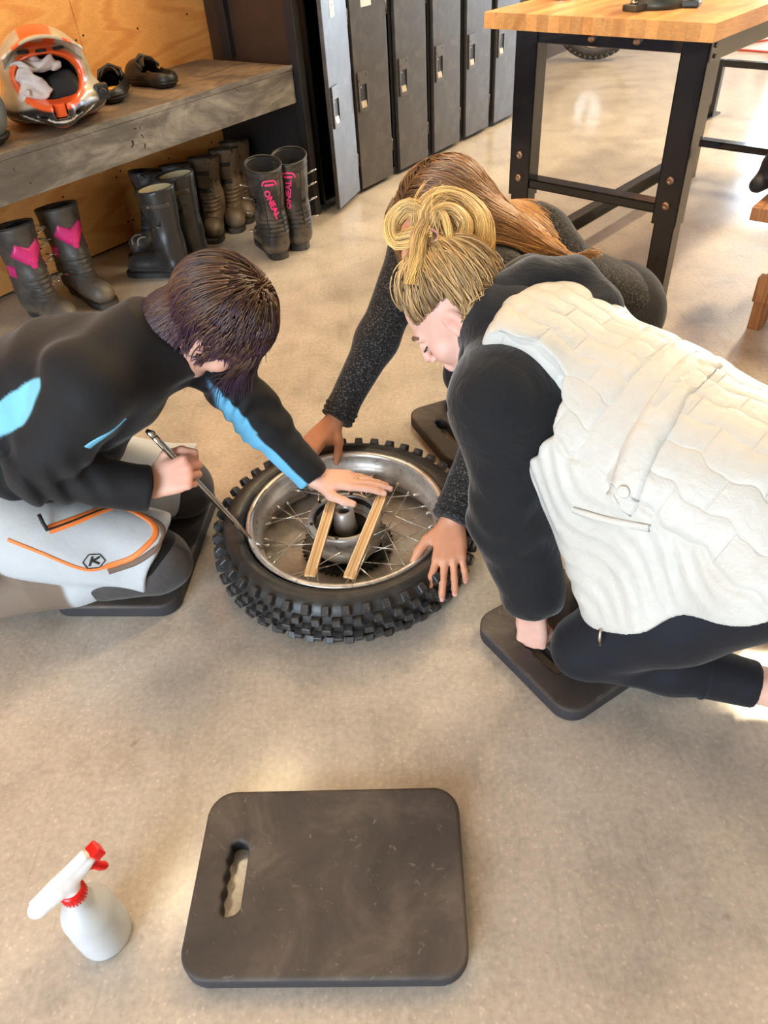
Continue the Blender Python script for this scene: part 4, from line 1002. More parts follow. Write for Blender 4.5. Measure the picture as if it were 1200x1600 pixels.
hs.ell((0, 0.165, 0.085), (0.030, 0.032, 0.030), k=0.02)
OPEN = f_ell((0, 0.155, 0.152), (0.106, 0.120, 0.066))
hs.cut(OPEN, 0.008); hs.cut(f_ell((0, -0.005, 0.130), (0.098, 0.125, 0.105)), 0.006)
hs.cut(f_half((0, 0, 0.004), (0, 0, 1)), 0.006)
hs.cut(f_cap((0, -0.01, -0.03), (0, 0.0, 0.06), 0.082, 0.085), 0.008)
hs.cut(f_box((0, 0.195, 0.068), (0.018, 0.03, 0.022), 0.004), 0.003)
for sx in (-1, 1): hs.cut(f_box((sx*0.05, 0.155, 0.055), (0.02, 0.02, 0.006), 0.003), 0.003)
def hcol(p):
    c = np.tile(np.array(lin((168, 156, 132)), F), (len(p), 1)); od = OPEN[0](p)
    x, y, z = np.abs(p[:, 0]), p[:, 1], p[:, 2]
    m_dark = sstep(z-0.25*(y-0.05), 0.062, 0.050)
    st = np.sin((y*0.7+z*1.2)*70)
    return paint(c, [(sstep(z, 0.075, 0.068)*(st > 0.1), lin((92, 88, 82))), (m_dark, lin((38, 34, 34))), ((sstep(z, 0.058, 0.052)*(np.abs(st) < 0.3)), lin((206, 196, 182))),
                     (sstep(z, 0.024, 0.020), lin((214, 84, 36))), (sstep(np.abs(p[:, 2]-0.252-0.2*(y)), 0.02, 0.015)*sstep(x, 0.05, 0.045)*0, lin((214, 84, 36))),
                     (sstep(od, 0.020, 0.016), lin((224, 88, 34))), (sstep(z, 0.225, 0.232)*sstep(x, 0.046, 0.040), lin((216, 84, 34)))])
obj('shell', sdf_mesh('shell', hs, 0.0042, hcol), MAT['shell'], hl)
vs_ = Sdf(0.01)
cv, sv = math.cos(0.20), math.sin(0.20); RV = np.array([[1, 0, 0], [0, cv, -sv], [0, sv, cv]])
def visor_f(p):
    q = p-np.array([0, 0.13, 0.262], F); y = q[:, 1]; x = q[:, 0]
    zc = 0.10*y-4.2*x*x-0.9*np.maximum(-y-0.02, 0)**1.2; w = 0.105-0.25*np.maximum(y-0.02, 0)-0.02*np.cos(y*60)*(y > 0.07)
    d = np.maximum(np.abs(q[:, 2]-zc)-0.0045, np.maximum(np.abs(x)-w, np.abs(y)-0.115)); return d*0.7
vs_.add((visor_f, np.array([-0.11, 0.0, 0.16]), np.array([0.11, 0.26, 0.30])))
for sx in (-1, 1): vs_.cut(f_cap((sx*0.055, 0.13, 0.15), (sx*0.062, 0.18, 0.35), 0.012, 0.012), 0.003)
def vcol(p):
    x = np.abs(p[:, 0]); c = np.tile(np.array(lin((176, 162, 136)), F), (len(p), 1))
    return paint(c, [(sstep(np.abs(x-0.03-0.25*(p[:, 1]-0.10)), 0.016, 0.012), lin((222, 86, 34))), (sstep(x, 0.086, 0.092), lin((210, 202, 186)))])
obj('visor', sdf_mesh('visor', vs_, 0.0035, vcol), MAT['shell'], hl)
ps = Sdf(0.02); ps.ell((0, -0.005, 0.130), (0.101, 0.128, 0.108)).cut(f_ell((0, 0.035, 0.130), (0.078, 0.125, 0.088)), 0.01); ps.cut(f_half((0, 0, 0.02), (0, 0, 1)), 0.006)
obj('padding', sdf_mesh('padding', ps, 0.006), MAT['pads'], hl)
obj('chin_vent', boxm(-0.015, 0.015, 0.160, 0.178, 0.050, 0.086, 0.003), MAT['orange'], hl)
for i in (-1, 0, 1): obj('brow_vent', boxm(-0.014, 0.014, -0.006, 0.006, -0.004, 0.004, 0.001, Matrix.Rotation(-i*0.42, 4, 'Z') @ Matrix.Translation((0, 0.112, 0.222))), MAT['pads'], hl)
bb = bmesh.new(); box(bb, -0.150, -0.112, 0.045, 0.080, 0.060, 0.105, 0.006); lathe(bb, [(0.010, 0.0), (0.010, 0.012), (0.006, 0.013)], 14, mat=Matrix.Translation((-0.132, 0.080, 0.086)) @ Matrix.Rotation(-math.pi/2, 4, 'X')); obj('side_camera', bb, MAT['strapblk'], hl)
cl = Sdf(0.02); cl.cap((0.055, 0.075, 0.110), (0.050, 0.085, 0.178), 0.028, 0.022).cap((0.05, 0.085, 0.175), (-0.015, 0.085, 0.182), 0.020, 0.014).ell((0.045, 0.09, 0.125), (0.034, 0.03, 0.04)).mod(folds(0.020, 85, 9))
clo = tag(obj('cloth', sdf_mesh('cloth', cl, 0.004), MAT['cloth']), 'crumpled white cloth stuffed inside the helmet opening', 'cloth'); clo.matrix_world = Matrix.Translation(hl.location) @ Matrix.Rotation(hl.rotation_euler.z, 4, 'Z') @ Matrix.Diagonal((1.22, 1.22, 1.06, 1))
gl = Sdf(0.02); gl.ell((-0.025, 0.075, 0.115), (0.045, 0.05, 0.036)).cap((0.0, 0.08, 0.12), (-0.05, 0.06, 0.135), 0.02, 0.02).mod(folds(0.012, 60, 10))
glo = tag(obj('glove', sdf_mesh('glove', gl, 0.005), MAT['pads']), 'black crumpled glove lying inside the helmet beside the white cloth', 'glove'); glo.matrix_world = clo.matrix_world.copy()

MAT['clog'] = pmat('black_foam_clog', lin((30, 29, 29)), 0.42, var=0.2, bmp=0.1, bscale=90)
MAT['yellow'] = pmat('yellow_insole', lin((226, 168, 50)), 0.6, var=0.1)
def clog_sdf():
    s = Sdf(0.03); s.cap((0, -0.090, 0.026), (0, 0.085, 0.028), 0.042, 0.048, flat=((0, 0, 1), 0.62)).ell((0, 0.055, 0.044), (0.054, 0.085, 0.052)).ell((0, -0.078, 0.034), (0.047, 0.054, 0.036)).cap((0, 0.0, 0.075), (0, -0.03, 0.058), 0.030, 0.030)
    s.cut(f_half((0, 0, 0.0), (0, 0, 1)), 0.004)
    s.cut(f_ell((0, -0.062, 0.078), (0.037, 0.076, 0.052)), 0.006); s.cut(f_ell((0, 0.02, 0.054), (0.041, 0.085, 0.034)), 0.006)
    def grooves(p, d): return 0.0016*np.cos(p[:, 2]*2*np.pi/0.012)*(p[:, 2] < 0.03)*(np.abs(d) < 0.02)
    s.mod(grooves); return s
CLOG = sdf_mesh('clog', clog_sdf(), 0.003); CLOG.materials.append(MAT['clog'])
for (x, y, rz, lab) in [(-0.93, 3.330, math.radians(8), 'black foam clog with its heel and yellow insole toward the room'), (-0.815, 3.515, math.radians(50), 'black foam clog lying sideways along the bench, toe to the wall')]:
    t = thing('clog', lab, 'shoe', (x, y, 0.650), rz, 'black clogs on the bench')
    obj('clog_body', CLOG, None, t)
    bb = bmesh.new(); prism(bb, [(0.030*math.cos(a), -0.050+0.064*math.sin(a)) for a in np.linspace(0, 2*math.pi, 25)[:-1]], 0.030, 0.038); obj('insole', bb, MAT['yellow'], t)
    bb = bmesh.new(); tube(bb, [(-0.045, -0.005, 0.066), (-0.042, 0.03, 0.088), (0, 0.045, 0.104), (0.042, 0.03, 0.088), (0.045, -0.005, 0.066)], 0.006, 8, flat=((0, 0, 1), 1.5)); obj('heel_strap', bb, MAT['clog'], t)
MAT['greybag'] = pmat('blue_grey_fabric', lin((112, 120, 124)), 0.55, var=0.1, bmp=0.1, bscale=60)
bg = thing('soft_bag', 'blue-grey soft bag with black base at the left picture edge', 'bag', (-1.235, 2.715, 0.650), ROOM_A)
s = Sdf(0.04); s.ell((-0.03, 0.0, 0.10), (0.145, 0.105, 0.115)).ell((-0.09, 0.0, 0.14), (0.12, 0.09, 0.10)).mod(folds(0.008, 26, 3)); s.cut(f_half((0, 0, 0.022), (0, 0, 1)), 0.006)
obj('bag_body', sdf_mesh('bag', s, 0.006), MAT['greybag'], bg)
bag_s = s
bb = bmesh.new(); tube(bb, spline([(-0.13, 0.0, 0.22), (-0.10, 0.01, 0.255), (-0.04, 0.01, 0.255), (-0.01, 0.0, 0.205)], 14), 0.008, 8, flat=((0, 1, 0), 1.8)); obj('bag_handle', bb, MAT['strapblk'], bg)
obj('bag_zip', strip_mesh(bag_s, [(0.10, -0.03, 0.14), (0.03, -0.05, 0.19), (-0.06, -0.05, 0.22), (-0.15, -0.04, 0.21)], 0.010, 0.0016, 20), MAT['strapblk'], bg)
s = Sdf(0.03); s.ell((-0.03, 0.0, 0.035), (0.135, 0.098, 0.05)); s.cut(f_half((0, 0, 0.0), (0, 0, 1)), 0.004); s.cut(f_half((0, 0, 0.030), (0, 0, -1)), 0.004)
obj('bag_base', sdf_mesh('base', s, 0.006), MAT['strapblk'], bg)

# ================================================================= people
SKIN = {'A': (224, 176, 154), 'B': (208, 148, 116), 'C': (224, 178, 160)}
def skin_mat():
    m, nt, nd, lk, p = newmat('skin')
    a = nd.new('ShaderNodeAttribute'); a.attribute_name = 'col'
    v = mapping(nd, lk); n = noise(nd, lk, v, 35, 4); r = ramp(nd, [(0.3, (0.94, 0.90, 0.88)), (0.7, (1.04, 1.03, 1.02))]); lk.new(n.outputs['Fac'], r.inputs['Fac'])
    lk.new(mixc(nd, lk, 1.0, a.outputs['Color'], r.outputs['Color'], 'MULTIPLY'), p.inputs['Base Color'])
    p.inputs['Roughness'].default_value = 0.5; p.inputs['Subsurface Weight'].default_value = 0.08; p.inputs['Subsurface Radius'].default_value = (0.012, 0.005, 0.003)
    n2 = noise(nd, lk, v, 260, 2); lk.new(bump(nd, lk, n2.outputs['Fac'], 0.06, 0.002), p.inputs['Normal']); return m
MAT['skin'] = skin_mat()
def cloth_mat(name, col, rough=0.85, var=0.1, fold=0.25, fscale=14, weave=500, attr=None, sheen=0.2, speck=None, stretch=(1, 1, 1)):
    m, nt, nd, lk, p = newmat(name); v = mapping(nd, lk, stretch)
    n = noise(nd, lk, v, fscale, 4, 0.6, 0.8); w = noise(nd, lk, v, weave, 2)
    if attr: a = nd.new('ShaderNodeAttribute'); a.attribute_name = attr; base = a.outputs['Color']
    else: base = tuple(col)
    r = ramp(nd, [(0.3, (1-var,)*3), (0.7, (1+var*0.6,)*3)]); lk.new(n.outputs['Fac'], r.inputs['Fac'])
    c = mixc(nd, lk, 1.0, base, r.outputs['Color'], 'MULTIPLY')
    if speck is not None:
        s1 = noise(nd, lk, v, 230, 3, 0.7); rr = ramp(nd, [(0.54, (0,)*3), (0.64, (0.8,)*3)]); lk.new(s1.outputs['Fac'], rr.inputs['Fac']); c = mixc(nd, lk, rr.outputs['Color'], c, speck)
    lk.new(c, p.inputs['Base Color']); p.inputs['Roughness'].default_value = rough; p.inputs['Specular IOR Level'].default_value = 0.3
    p.inputs['Sheen Weight'].default_value = sheen; p.inputs['Sheen Roughness'].default_value = 0.4
    n1 = bump(nd, lk, n.outputs['Fac'], fold, 0.02); lk.new(bump(nd, lk, w.outputs['Fac'], 0.12, 0.002, n1), p.inputs['Normal']); return m
def hair_mat(name, root, mid, tip, var=0.35, rough=0.42):
    m, nt, nd, lk, p = newmat(name)
    a = nd.new('ShaderNodeAttribute'); a.attribute_name = 'tt'; b = nd.new('ShaderNodeAttribute'); b.attribute_name = 'rnd'
    r = ramp(nd, [(0.0, root), (0.5, mid), (1.0, tip)]); lk.new(a.outputs['Fac'], r.inputs['Fac'])
    r2 = ramp(nd, [(0.0, (1-var, 1-var, 1-var)), (0.6, (1, 1, 1)), (1.0, (1+var*1.1, 1+var, 1+var*0.8))]); lk.new(b.outputs['Fac'], r2.inputs['Fac'])
    lk.new(mixc(nd, lk, 1.0, r.outputs['Color'], r2.outputs['Color'], 'MULTIPLY'), p.inputs['Base Color'])
    p.inputs['Roughness'].default_value = rough; p.inputs['Specular IOR Level'].default_value = 0.6; return m
FING = [(0.088, 0.027, (0.040, 0.024, 0.020), 0.0088), (0.091, 0.009, (0.044, 0.028, 0.022), 0.0090), (0.087, -0.009, (0.041, 0.026, 0.021), 0.0086), (0.079, -0.026, (0.032, 0.019, 0.018), 0.0076)]
def hand(S, o, X, Z, left, curls, splay, thumb, sc=1.0):
    """palm, four fingers and a thumb; X to the fingertips, Z out of the back of the hand"""
    X = norm(X); Z = np.asarray(Z, float); Z = norm(Z-(Z@X)*X); Y = np.cross(X, Z) if left else np.cross(Z, X)
    o = np.asarray(o, float); T = lambda x, y, z: o+sc*(x*X+y*Y+z*Z)
    tips = []
    for (bx, by, ls, r), cu, sp in zip(FING, curls, splay):
        S.cap(T(0.004, by*0.55, 0), T(bx, by, 0.001), 0.0145*sc, 0.0108*sc, 0.010, flat=(Z, 0.92))
        p = np.array([bx, by, 0.0]); ang = 0.0; rr = r
        for L, c in zip(ls, cu):
            ang += math.radians(c); d = np.array([math.cos(ang)*math.cos(math.radians(sp)), math.cos(ang)*math.sin(math.radians(sp)), -math.sin(ang)])
            q = p+d*L; S.cap(T(*p), T(*q), rr*sc, rr*0.93*sc, 0.004); rr *= 0.93; p = q
        nrm = np.array([math.sin(ang)*1.0, 0, math.cos(ang)]); tips.append((T(*(p-d*0.004+nrm*rr*0.95)), d@np.array([X, Y, Z]), nrm@np.array([X, Y, Z])))
    S.cap(T(0.008, 0.010, -0.006), T(0.045, 0.030, -0.008), 0.015*sc, 0.013*sc, 0.012)
    S.cap(T(0.010, -0.016, -0.006), T(0.055, -0.024, -0.006), 0.013*sc, 0.011*sc, 0.012)
    for (a, b), (ra, rb) in zip(zip(thumb, thumb[1:]), ((0.0125, 0.0115), (0.0115, 0.0100), (0.0100, 0.0080))): S.cap(T(*a), T(*b), ra*sc, rb*sc, 0.006)
    a, b = np.array(thumb[-2]), np.array(thumb[-1]); d = norm(b-a); tips.append((T(*b)+0.006*norm(np.cross(d@np.array([X, Y, Z]), Y)), d@np.array([X, Y, Z]), Z))
    return tips
def head(S, c, R, sc=1.0):
    c = np.asarray(c, float); T = lambda x, y, z: c+sc*(R@np.array([x, y, z], float))
    E = lambda p, r, k=0.02, op='+': S.ell(T(*p), np.array(r)*sc, R, k, op)
    E((0, -0.012, 0.035), (0.075, 0.095, 0.082), 0.02); E((0, 0.018, -0.030), (0.060, 0.074, 0.074), 0.03)
    for s in (-1, 1):
        S.cap(T(s*0.056, -0.004, -0.045), T(s*0.020, 0.066, -0.092), 0.018*sc, 0.016*sc, 0.022)
        E((s*0.040, 0.056, -0.026), (0.024, 0.022, 0.024), 0.02)
        S.cap(T(s*0.012, 0.088, 0.026), T(s*0.045, 0.074, 0.024), 0.0095*sc, 0.008*sc, 0.014)
    E((0, 0.073, -0.094), (0.022, 0.019, 0.017), 0.016)
    for s in (-1, 1): S.ell(T(s*0.031, 0.094, 0.006), (0.014*sc,)*3, None, 0.010, '-')
    for s in (-1, 1): E((s*0.031, 0.0790, 0.005), (0.0135, 0.0130, 0.0125), 0.004)
    S.cap(T(0, 0.090, 0.014), T(0, 0.110, -0.022), 0.0068*sc, 0.0098*sc, 0.010)
    for s in (-1, 1): E((s*0.011, 0.099, -0.029), (0.0085, 0.010, 0.008), 0.006)
    S.cap(T(-0.018, 0.086, -0.056), T(0.018, 0.086, -0.056), 0.0070*sc, 0.0070*sc, 0.007); S.cap(T(-0.016, 0.085, -0.066), T(0.016, 0.085, -0.066), 0.0078*sc, 0.0078*sc, 0.006)
    for s in (-1, 1):
        E((s*0.076, -0.012, -0.002), (0.008, 0.019, 0.031), 0.008); E((s*0.084, -0.006, 0.002), (0.006, 0.010, 0.018), 0.005, '-')
    return T
def head_col(p, base, c, R, sc=1.0):
    L = ((p-np.asarray(c, F))@np.asarray(R, F))/sc; x, y, z = L[:, 0], L[:, 1], L[:, 2]; inh = (np.abs(L).max(1) < 0.13)
    e = lambda cx, cy, cz, rx, ry, rz: np.sqrt(((np.abs(x)-cx)/rx)**2+((y-cy)/ry)**2+((z-cz)/rz)**2)
    lay = [(inh*sstep(e(0.042, 0.065, -0.026, 0.03, 0.03, 0.026), 1.0, 0.3)*0.35, lin((226, 138, 126))), (inh*sstep(e(0, 0.108, -0.022, 0.014, 0.014, 0.012), 1.0, 0.4)*0.4, lin((220, 130, 124))),
           (inh*sstep(e(0, 0.088, -0.061, 0.022, 0.012, 0.012), 1.0, 0.8)*0.7, lin((196, 96, 96))), (inh*sstep(e(0.030, 0.085, 0.030, 0.021, 0.02, 0.0055), 1.0, 0.7)*0.75, lin((104, 78, 60))),
           (inh*sstep(e(0.031, 0.088, 0.0, 0.0135, 0.012, 0.0030), 1.0, 0.7)*0.9, lin((46, 34, 30))), (inh*sstep(e(0.078, -0.010, 0, 0.014, 0.02, 0.032), 1.0, 0.5)*0.3, lin((222, 130, 116)))]
    return paint(base, lay)
def strands(name, P, rad, attr_t=None, sides=3, taper=0.35, rnd=None):
    """P: (strands, points, 3): thin tubes joined into one head of hair"""
    P = np.asarray(P, float); n, m, _ = P.shape
    t = np.gradient(P, axis=1); t /= np.linalg.norm(t, axis=2, keepdims=True)+1e-9
    ref = np.where(np.abs(t[..., 2:3]) < 0.9, np.array([0, 0, 1.0]), np.array([1.0, 0, 0])); u = np.cross(t, ref); u /= np.linalg.norm(u, axis=2, keepdims=True)+1e-9; v = np.cross(t, u)
    tt = np.linspace(0, 1, m); r = (rad*(1-(1-taper)*tt**1.5))[None, :, None]
    rs = np.asarray(RNG.uniform(0.7, 1.3, n))[:, None, None]
    ring = np.stack([P+r*rs*(u*math.cos(2*math.pi*k/sides)+v*math.sin(2*math.pi*k/sides)) for k in range(sides)], 2)      # n,m,sides,3
    V_ = ring.reshape(-1, 3); idx = np.arange(n*m*sides).reshape(n, m, sides)
    q = np.stack([idx[:, :-1, :], np.roll(idx[:, :-1, :], -1, 2), np.roll(idx[:, 1:, :], -1, 2), idx[:, 1:, :]], -1).reshape(-1, 4)
    rn = RNG.uniform(0, 1, n) if rnd is None else rnd
    T_ = np.broadcast_to((tt if attr_t is None else attr_t)[None, :, None] if (attr_t is None or np.ndim(attr_t) == 1) else attr_t[:, :, None], (n, m, sides))
    return np_mesh(name, V_, q, None, {'tt': T_.ravel(), 'rnd': np.broadcast_to(rn[:, None, None], (n, m, sides)).ravel()})
def scalp_roots(n, c, R, sc, ok, seed=0, off=1.0):
    r = np.random.default_rng(seed); d = r.normal(size=(n*6, 3)); d /= np.linalg.norm(d, axis=1, keepdims=True)
    L = np.array([0, -0.012, 0.035])+d*np.array([0.075, 0.095, 0.082])*off; L = L[ok(L)][:n]
    return np.asarray(c)+sc*(L@R.T), L
def comb(roots, dirs, force, steps, step, coll, off=0.004, inertia=0.6, jit=0.0, seed=1):
    """grow strands step by step, bending with the force and sliding over what they meet"""
    r = np.random.default_rng(seed); p = roots.copy(); d = dirs.copy(); out = [p.copy()]
    lay = r.uniform(0, 1, (len(p), 1))*off
    for i in range(steps):
        f = force(p, i/steps, d); d = d*inertia+f*(1-inertia)+r.normal(size=d.shape)*jit; d /= np.linalg.norm(d, axis=1, keepdims=True)+1e-9
        p = p+d*(step if np.ndim(step) == 0 else step[:, None])
        for _ in range(2):
            s = coll(p)[:, None]; g = coll.grad(p); p = p+g*np.clip(0.003+lay-s, 0, 0.03)
        hit = (s < 0.008+lay); dn = (d*g).sum(1, keepdims=True); d = d-g*np.where(hit, dn, 0)
        d /= np.linalg.norm(d, axis=1, keepdims=True)+1e-9; out.append(p.copy())
    return np.stack(out, 1)
def bundle(guide, n, rad, m=22, seed=0, rad_f=None, twist=0.0):
    """n strands following a guide line at scattered offsets"""
    r = np.random.default_rng(seed); G = np.array(spline(guide, m)); t = np.gradient(G, axis=0); t /= np.linalg.norm(t, axis=1, keepdims=True)
    u = np.cross(t, np.array([0.0, -0.757, 0.653])); u /= np.linalg.norm(u, axis=1, keepdims=True); v = np.cross(t, u)
    a = r.uniform(0, 2*math.pi, n)[:, None]; rr = np.sqrt(r.uniform(0, 1, n))[:, None]*rad
    tt = np.linspace(0, 1, m)[None]; prof = np.ones_like(tt) if rad_f is None else np.array([rad_f(x) for x in tt[0]])[None]
    a = a+twist*tt+0.3*np.sin(tt*r.uniform(2, 6, (n, 1))+r.uniform(0, 6, (n, 1)))
    return G[None]+(np.cos(a)*rr*prof)[..., None]*u[None]+(np.sin(a)*rr*prof)[..., None]*v[None]
def solid(name, parent, S, h, mat_, colf=None, relax=0):
    return obj(name, sdf_mesh(name, S, h, colf, relax), mat_, parent)
def flat_col(rgb): 
    c = np.array(lin(rgb), F); return lambda p: np.tile(c, (len(p), 1))

MAT['lash'] = pmat('dark_lashes', lin((44, 32, 28)), 0.7)
MAT['brow'] = pmat('brown_brow', lin((112, 84, 62)), 0.8)
def face_lines(person, S, T):
    """eyebrows and lash lines lying on the face"""
    for s in (-1, 1):
        rel(obj('eyelashes', strip_mesh(S, [T(s*0.047, 0.074, 0.003), T(s*0.040, 0.086, -0.001), T(s*0.030, 0.093, -0.003), T(s*0.018, 0.090, 0.000)], 0.0030, 0.0022, 12), MAT['lash'], person))
        rel(obj('eyebrow', strip_mesh(S, [T(s*0.054, 0.070, 0.026), T(s*0.042, 0.082, 0.032), T(s*0.028, 0.092, 0.032), T(s*0.014, 0.097, 0.027)], 0.0060, 0.0016, 12, w2=0.008), MAT['brow'], person))

# ----------------------------------------------------------------- person in the black and blue jacket (left)
A = thing('person', 'person with dark purple hair kneeling in a black and blue jacket, holding a steel lever', 'person', (-0.70, 1.35, 0.0))
def rel(o):                       # geometry is written in world axes; children hang from the empty at the person's base
    o.matrix_parent_inverse = Matrix.Translation(-Vector(o.parent.location)); return o
RA = np.array([[0.0442, 0.3929, 0.9183], [-0.9701, 0.2349, -0.0544], [-0.2376, -0.8891, 0.3910]])
HA = (-0.310, 1.379, 0.599)
jA = dict(hipR=(-.90, 1.235, .275), hipL=(-.90, 1.43, .275), kneeR=(-.535, 1.215, .114), kneeL=(-.515, 1.478, .118), ankR=(-.87, 1.185, .085), ankL=(-.87, 1.47, .085),
          neck=(-.430, 1.375, .560), shR=(-.525, 1.215, .565), shL=(-.375, 1.465, .505), elR=(-.690, 1.215, .385), wrR=(-.492, 1.232, .312), elL=(-.265, 1.455, .305), wrL=(-.165, 1.402, .172))
J = {k: np.array(v) for k, v in jA.items()}
S = Sdf(0.02); head(S, HA, RA, 1.045)
S.cap(np.array(HA)+RA@np.array([0, -0.02, -0.05]), J['neck'], 0.052, 0.058, 0.03)
S.cap((-.90, 1.34, .33), (-.60, 1.34, .50), 0.125, 0.13, 0.05, flat=((-.5, 0, .87), .75)); S.cap(J['neck'], (-.60, 1.34, .50), 0.06, 0.12, 0.05)
for s in 'RL':
    S.cap(J['neck'], J['sh'+s], 0.05, 0.052, 0.03); S.cap(J['sh'+s], J['el'+s], 0.048, 0.038, 0.02); S.cap(J['el'+s], J['wr'+s], 0.036, 0.0245, 0.02)
    S.cap(J['hip'+s], J['knee'+s], 0.082, 0.055, 0.04); S.cap(J['knee'+s], J['ank'+s], 0.052, 0.036, 0.01); S.cap(J['ank'+s], J['ank'+s]+np.array([-.15, 0, -.02]), 0.036, 0.03, 0.02)
fistR = hand(S, (-.487, 1.233, .314), (.93, .08, .22), (.05, -.78, .60), False, [(72, 88, 50), (76, 90, 50), (80, 90, 50), (84, 88, 46)], (3, 0, -2, -5),
             [(0.018, 0.022, -0.006), (0.050, 0.048, -0.014), (0.082, 0.048, -0.024), (0.106, 0.036, -0.030)], 1.0)
handL = hand(S, (-.160, 1.399, .168), (.97, -.10, -.10), (.10, .05, .99), True, [(4, 8, 6), (2, 7, 5), (3, 7, 5), (6, 9, 6)], (-2, -1, 1, 3),
             [(0.018, 0.022, -0.006), (0.046, 0.050, -0.012), (0.076, 0.062, -0.016), (0.100, 0.066, -0.020)], 1.0)
def colA(p):
    c = head_col(p, flat_col(SKIN['A'])(p), HA, RA, 1.045)
    for tp in fistR+handL: c = paint(c, [(sstep(np.linalg.norm(p-np.asarray(tp[0], F), axis=1), 0.009, 0.006)*0.6, lin((240, 190, 180)))])
    kn = sstep(np.linalg.norm(p-np.array([-.40, 1.24, .335], F), axis=1), 0.06, 0.02)*0.35
    return paint(c, [(kn, lin((226, 132, 108)))])
rel(solid('body', A, S, 0.0034, MAT['skin'], colA)); BODY_A = S
face_lines(A, S, lambda x, y, z: np.array(HA)+1.045*(RA@np.array([x, y, z], float)))
MAT['jacketA'] = cloth_mat('black_softshell', (1, 1, 1), 0.75, 0.12, 0.12, 9, 420, 'col', 0.12)
def jacketA():
    S = Sdf(0.04)
    dn = (-.5, 0, .87)
    S.cap((-1.0, 1.355, .33), (-.64, 1.355, .50), 0.160, 0.155, 0.04, flat=(dn, .84)).cap((-.64, 1.355, .50), (-.50, 1.36, .54), 0.150, 0.11, 0.05, flat=(dn, .80))
    S.ell((-.56, 1.35, .47), (0.13, 0.14, 0.10), None, 0.06); S.ell((-.72, 1.33, .36), (0.17, 0.14, 0.10), None, 0.06)
    S.cap(J['neck'], J['shR'], 0.080, 0.086, 0.05).cap(J['neck'], J['shL'], 0.078, 0.075, 0.05)
    S.cap(J['shR'], J['elR'], 0.084, 0.070, 0.010).cap(J['elR'], J['wrR']-np.array([.005, 0, 0]), 0.066, 0.049, 0.016)
    S.cap(J['shL'], J['elL'], 0.074, 0.058, 0.025).cap(J['elL'], J['wrL'], 0.056, 0.041, 0.03)
    dR = norm(J['wrR']-J['elR']); dL = norm(J['wrL']-J['elL'])
    S.cut(f_end(J['wrR']+dR*0.006, dR, 0.09), 0.008); S.cut(f_end(J['wrL']+dL*0.006, dL, 0.08), 0.008)
    # stand-up collar
    nk = np.array(HA)+RA@np.array([0, -0.035, -0.085]); ax = norm(nk-J['neck'])
    S.cap(J['neck']-ax*0.03, nk+ax*0.005, 0.078, 0.070, 0.03); S.cut(f_end(nk+ax*0.012, ax, 0.10), 0.006); S.cut(f_cap(J['neck']+ax*0.03, nk+ax*0.05, 0.056, 0.060), 0.006)
    S.mod(folds(0.011, 24, 2))
    ux, uy = norm(J['elR']-J['shR']), norm(J['wrR']-J['elR'])
    def creases(p, d):
        w = np.exp(-(((p-J['elR'].astype(F))**2).sum(1))/0.10**2); w2 = np.exp(-(((p-((J['shL']+J['elL'])/2).astype(F))**2).sum(1))/0.16**2)
        a = (p@(ux-uy).astype(F)); b = p@norm(J['wrL']-J['shL']).astype(F)
        return (0.009*w*np.sin(a*70+3*np.sin(p[:, 1]*30))+0.0050*w2*np.sin(b*135+4*np.sin(p[:, 0]*40)))*(np.abs(d) < 0.03)
    S.mod(creases); return S
S = jacketA(); JACK_A = S
def colJA(p):
    c = flat_col((24, 23, 25))(p)
    # sky-blue flank panel and the blue stripe under the far sleeve
    t = (p-np.array([-.98, 1.345, .33], F))@norm((.36, 0, .185)).astype(F); up = (p-np.array([-.98, 1.345, .33], F))@norm((-.46, 0, .89)).astype(F)
    flank = sstep(p[:, 1], 1.172, 1.180)*sstep(p[:, 1], 1.32, 1.31)*sstep(np.abs(p[:, 2]-(0.522+0.55*(p[:, 0]+0.70))), 0.030, 0.026)*sstep(p[:, 0], -0.590, -0.600)
    u = J['elL']-J['shL']; tt = np.clip((p-J['shL'].astype(F))@u.astype(F)/float(u@u), -0.5, 1.2)
    ax = J['shL'].astype(F)+tt[:, None]*u.astype(F); q = p-ax
    u2 = J['wrL']-J['elL']; t2 = np.clip((p-J['elL'].astype(F))@u2.astype(F)/float(u2@u2), 0, 1); q2 = p-(J['elL'].astype(F)+t2[:, None]*u2.astype(F))
    near = np.linalg.norm(q2, axis=1) < np.linalg.norm(q, axis=1); qq = np.where(near[:, None], q2, q)
    dirS = norm((-.50, -.72, -.40)).astype(F)
    l = np.linalg.norm(qq, axis=1)+1e-6; cs = (qq@dirS)/l
    arm = sstep(cs, 0.74, 0.80)*(l < 0.095)*((p@norm((.5, .2, -.6)).astype(F)) > -0.55)*sstep(p[:, 0], -0.36, -0.34)*(p[:, 1] > 1.33)
    return paint(c, [(flank, lin((122, 190, 214))), (arm, lin((112, 186, 222)))])
jk = rel(solid('jacket', A, S, 0.0045, MAT['jacketA'], colJA))
MAT['seam'] = pmat('black_seam', lin((14, 14, 15)), 0.7)
MAT['trouserA'] = cloth_mat('riding_trousers', (1, 1, 1), 0.75, 0.06, 0.14, 12, 380, 'col', 0.05)
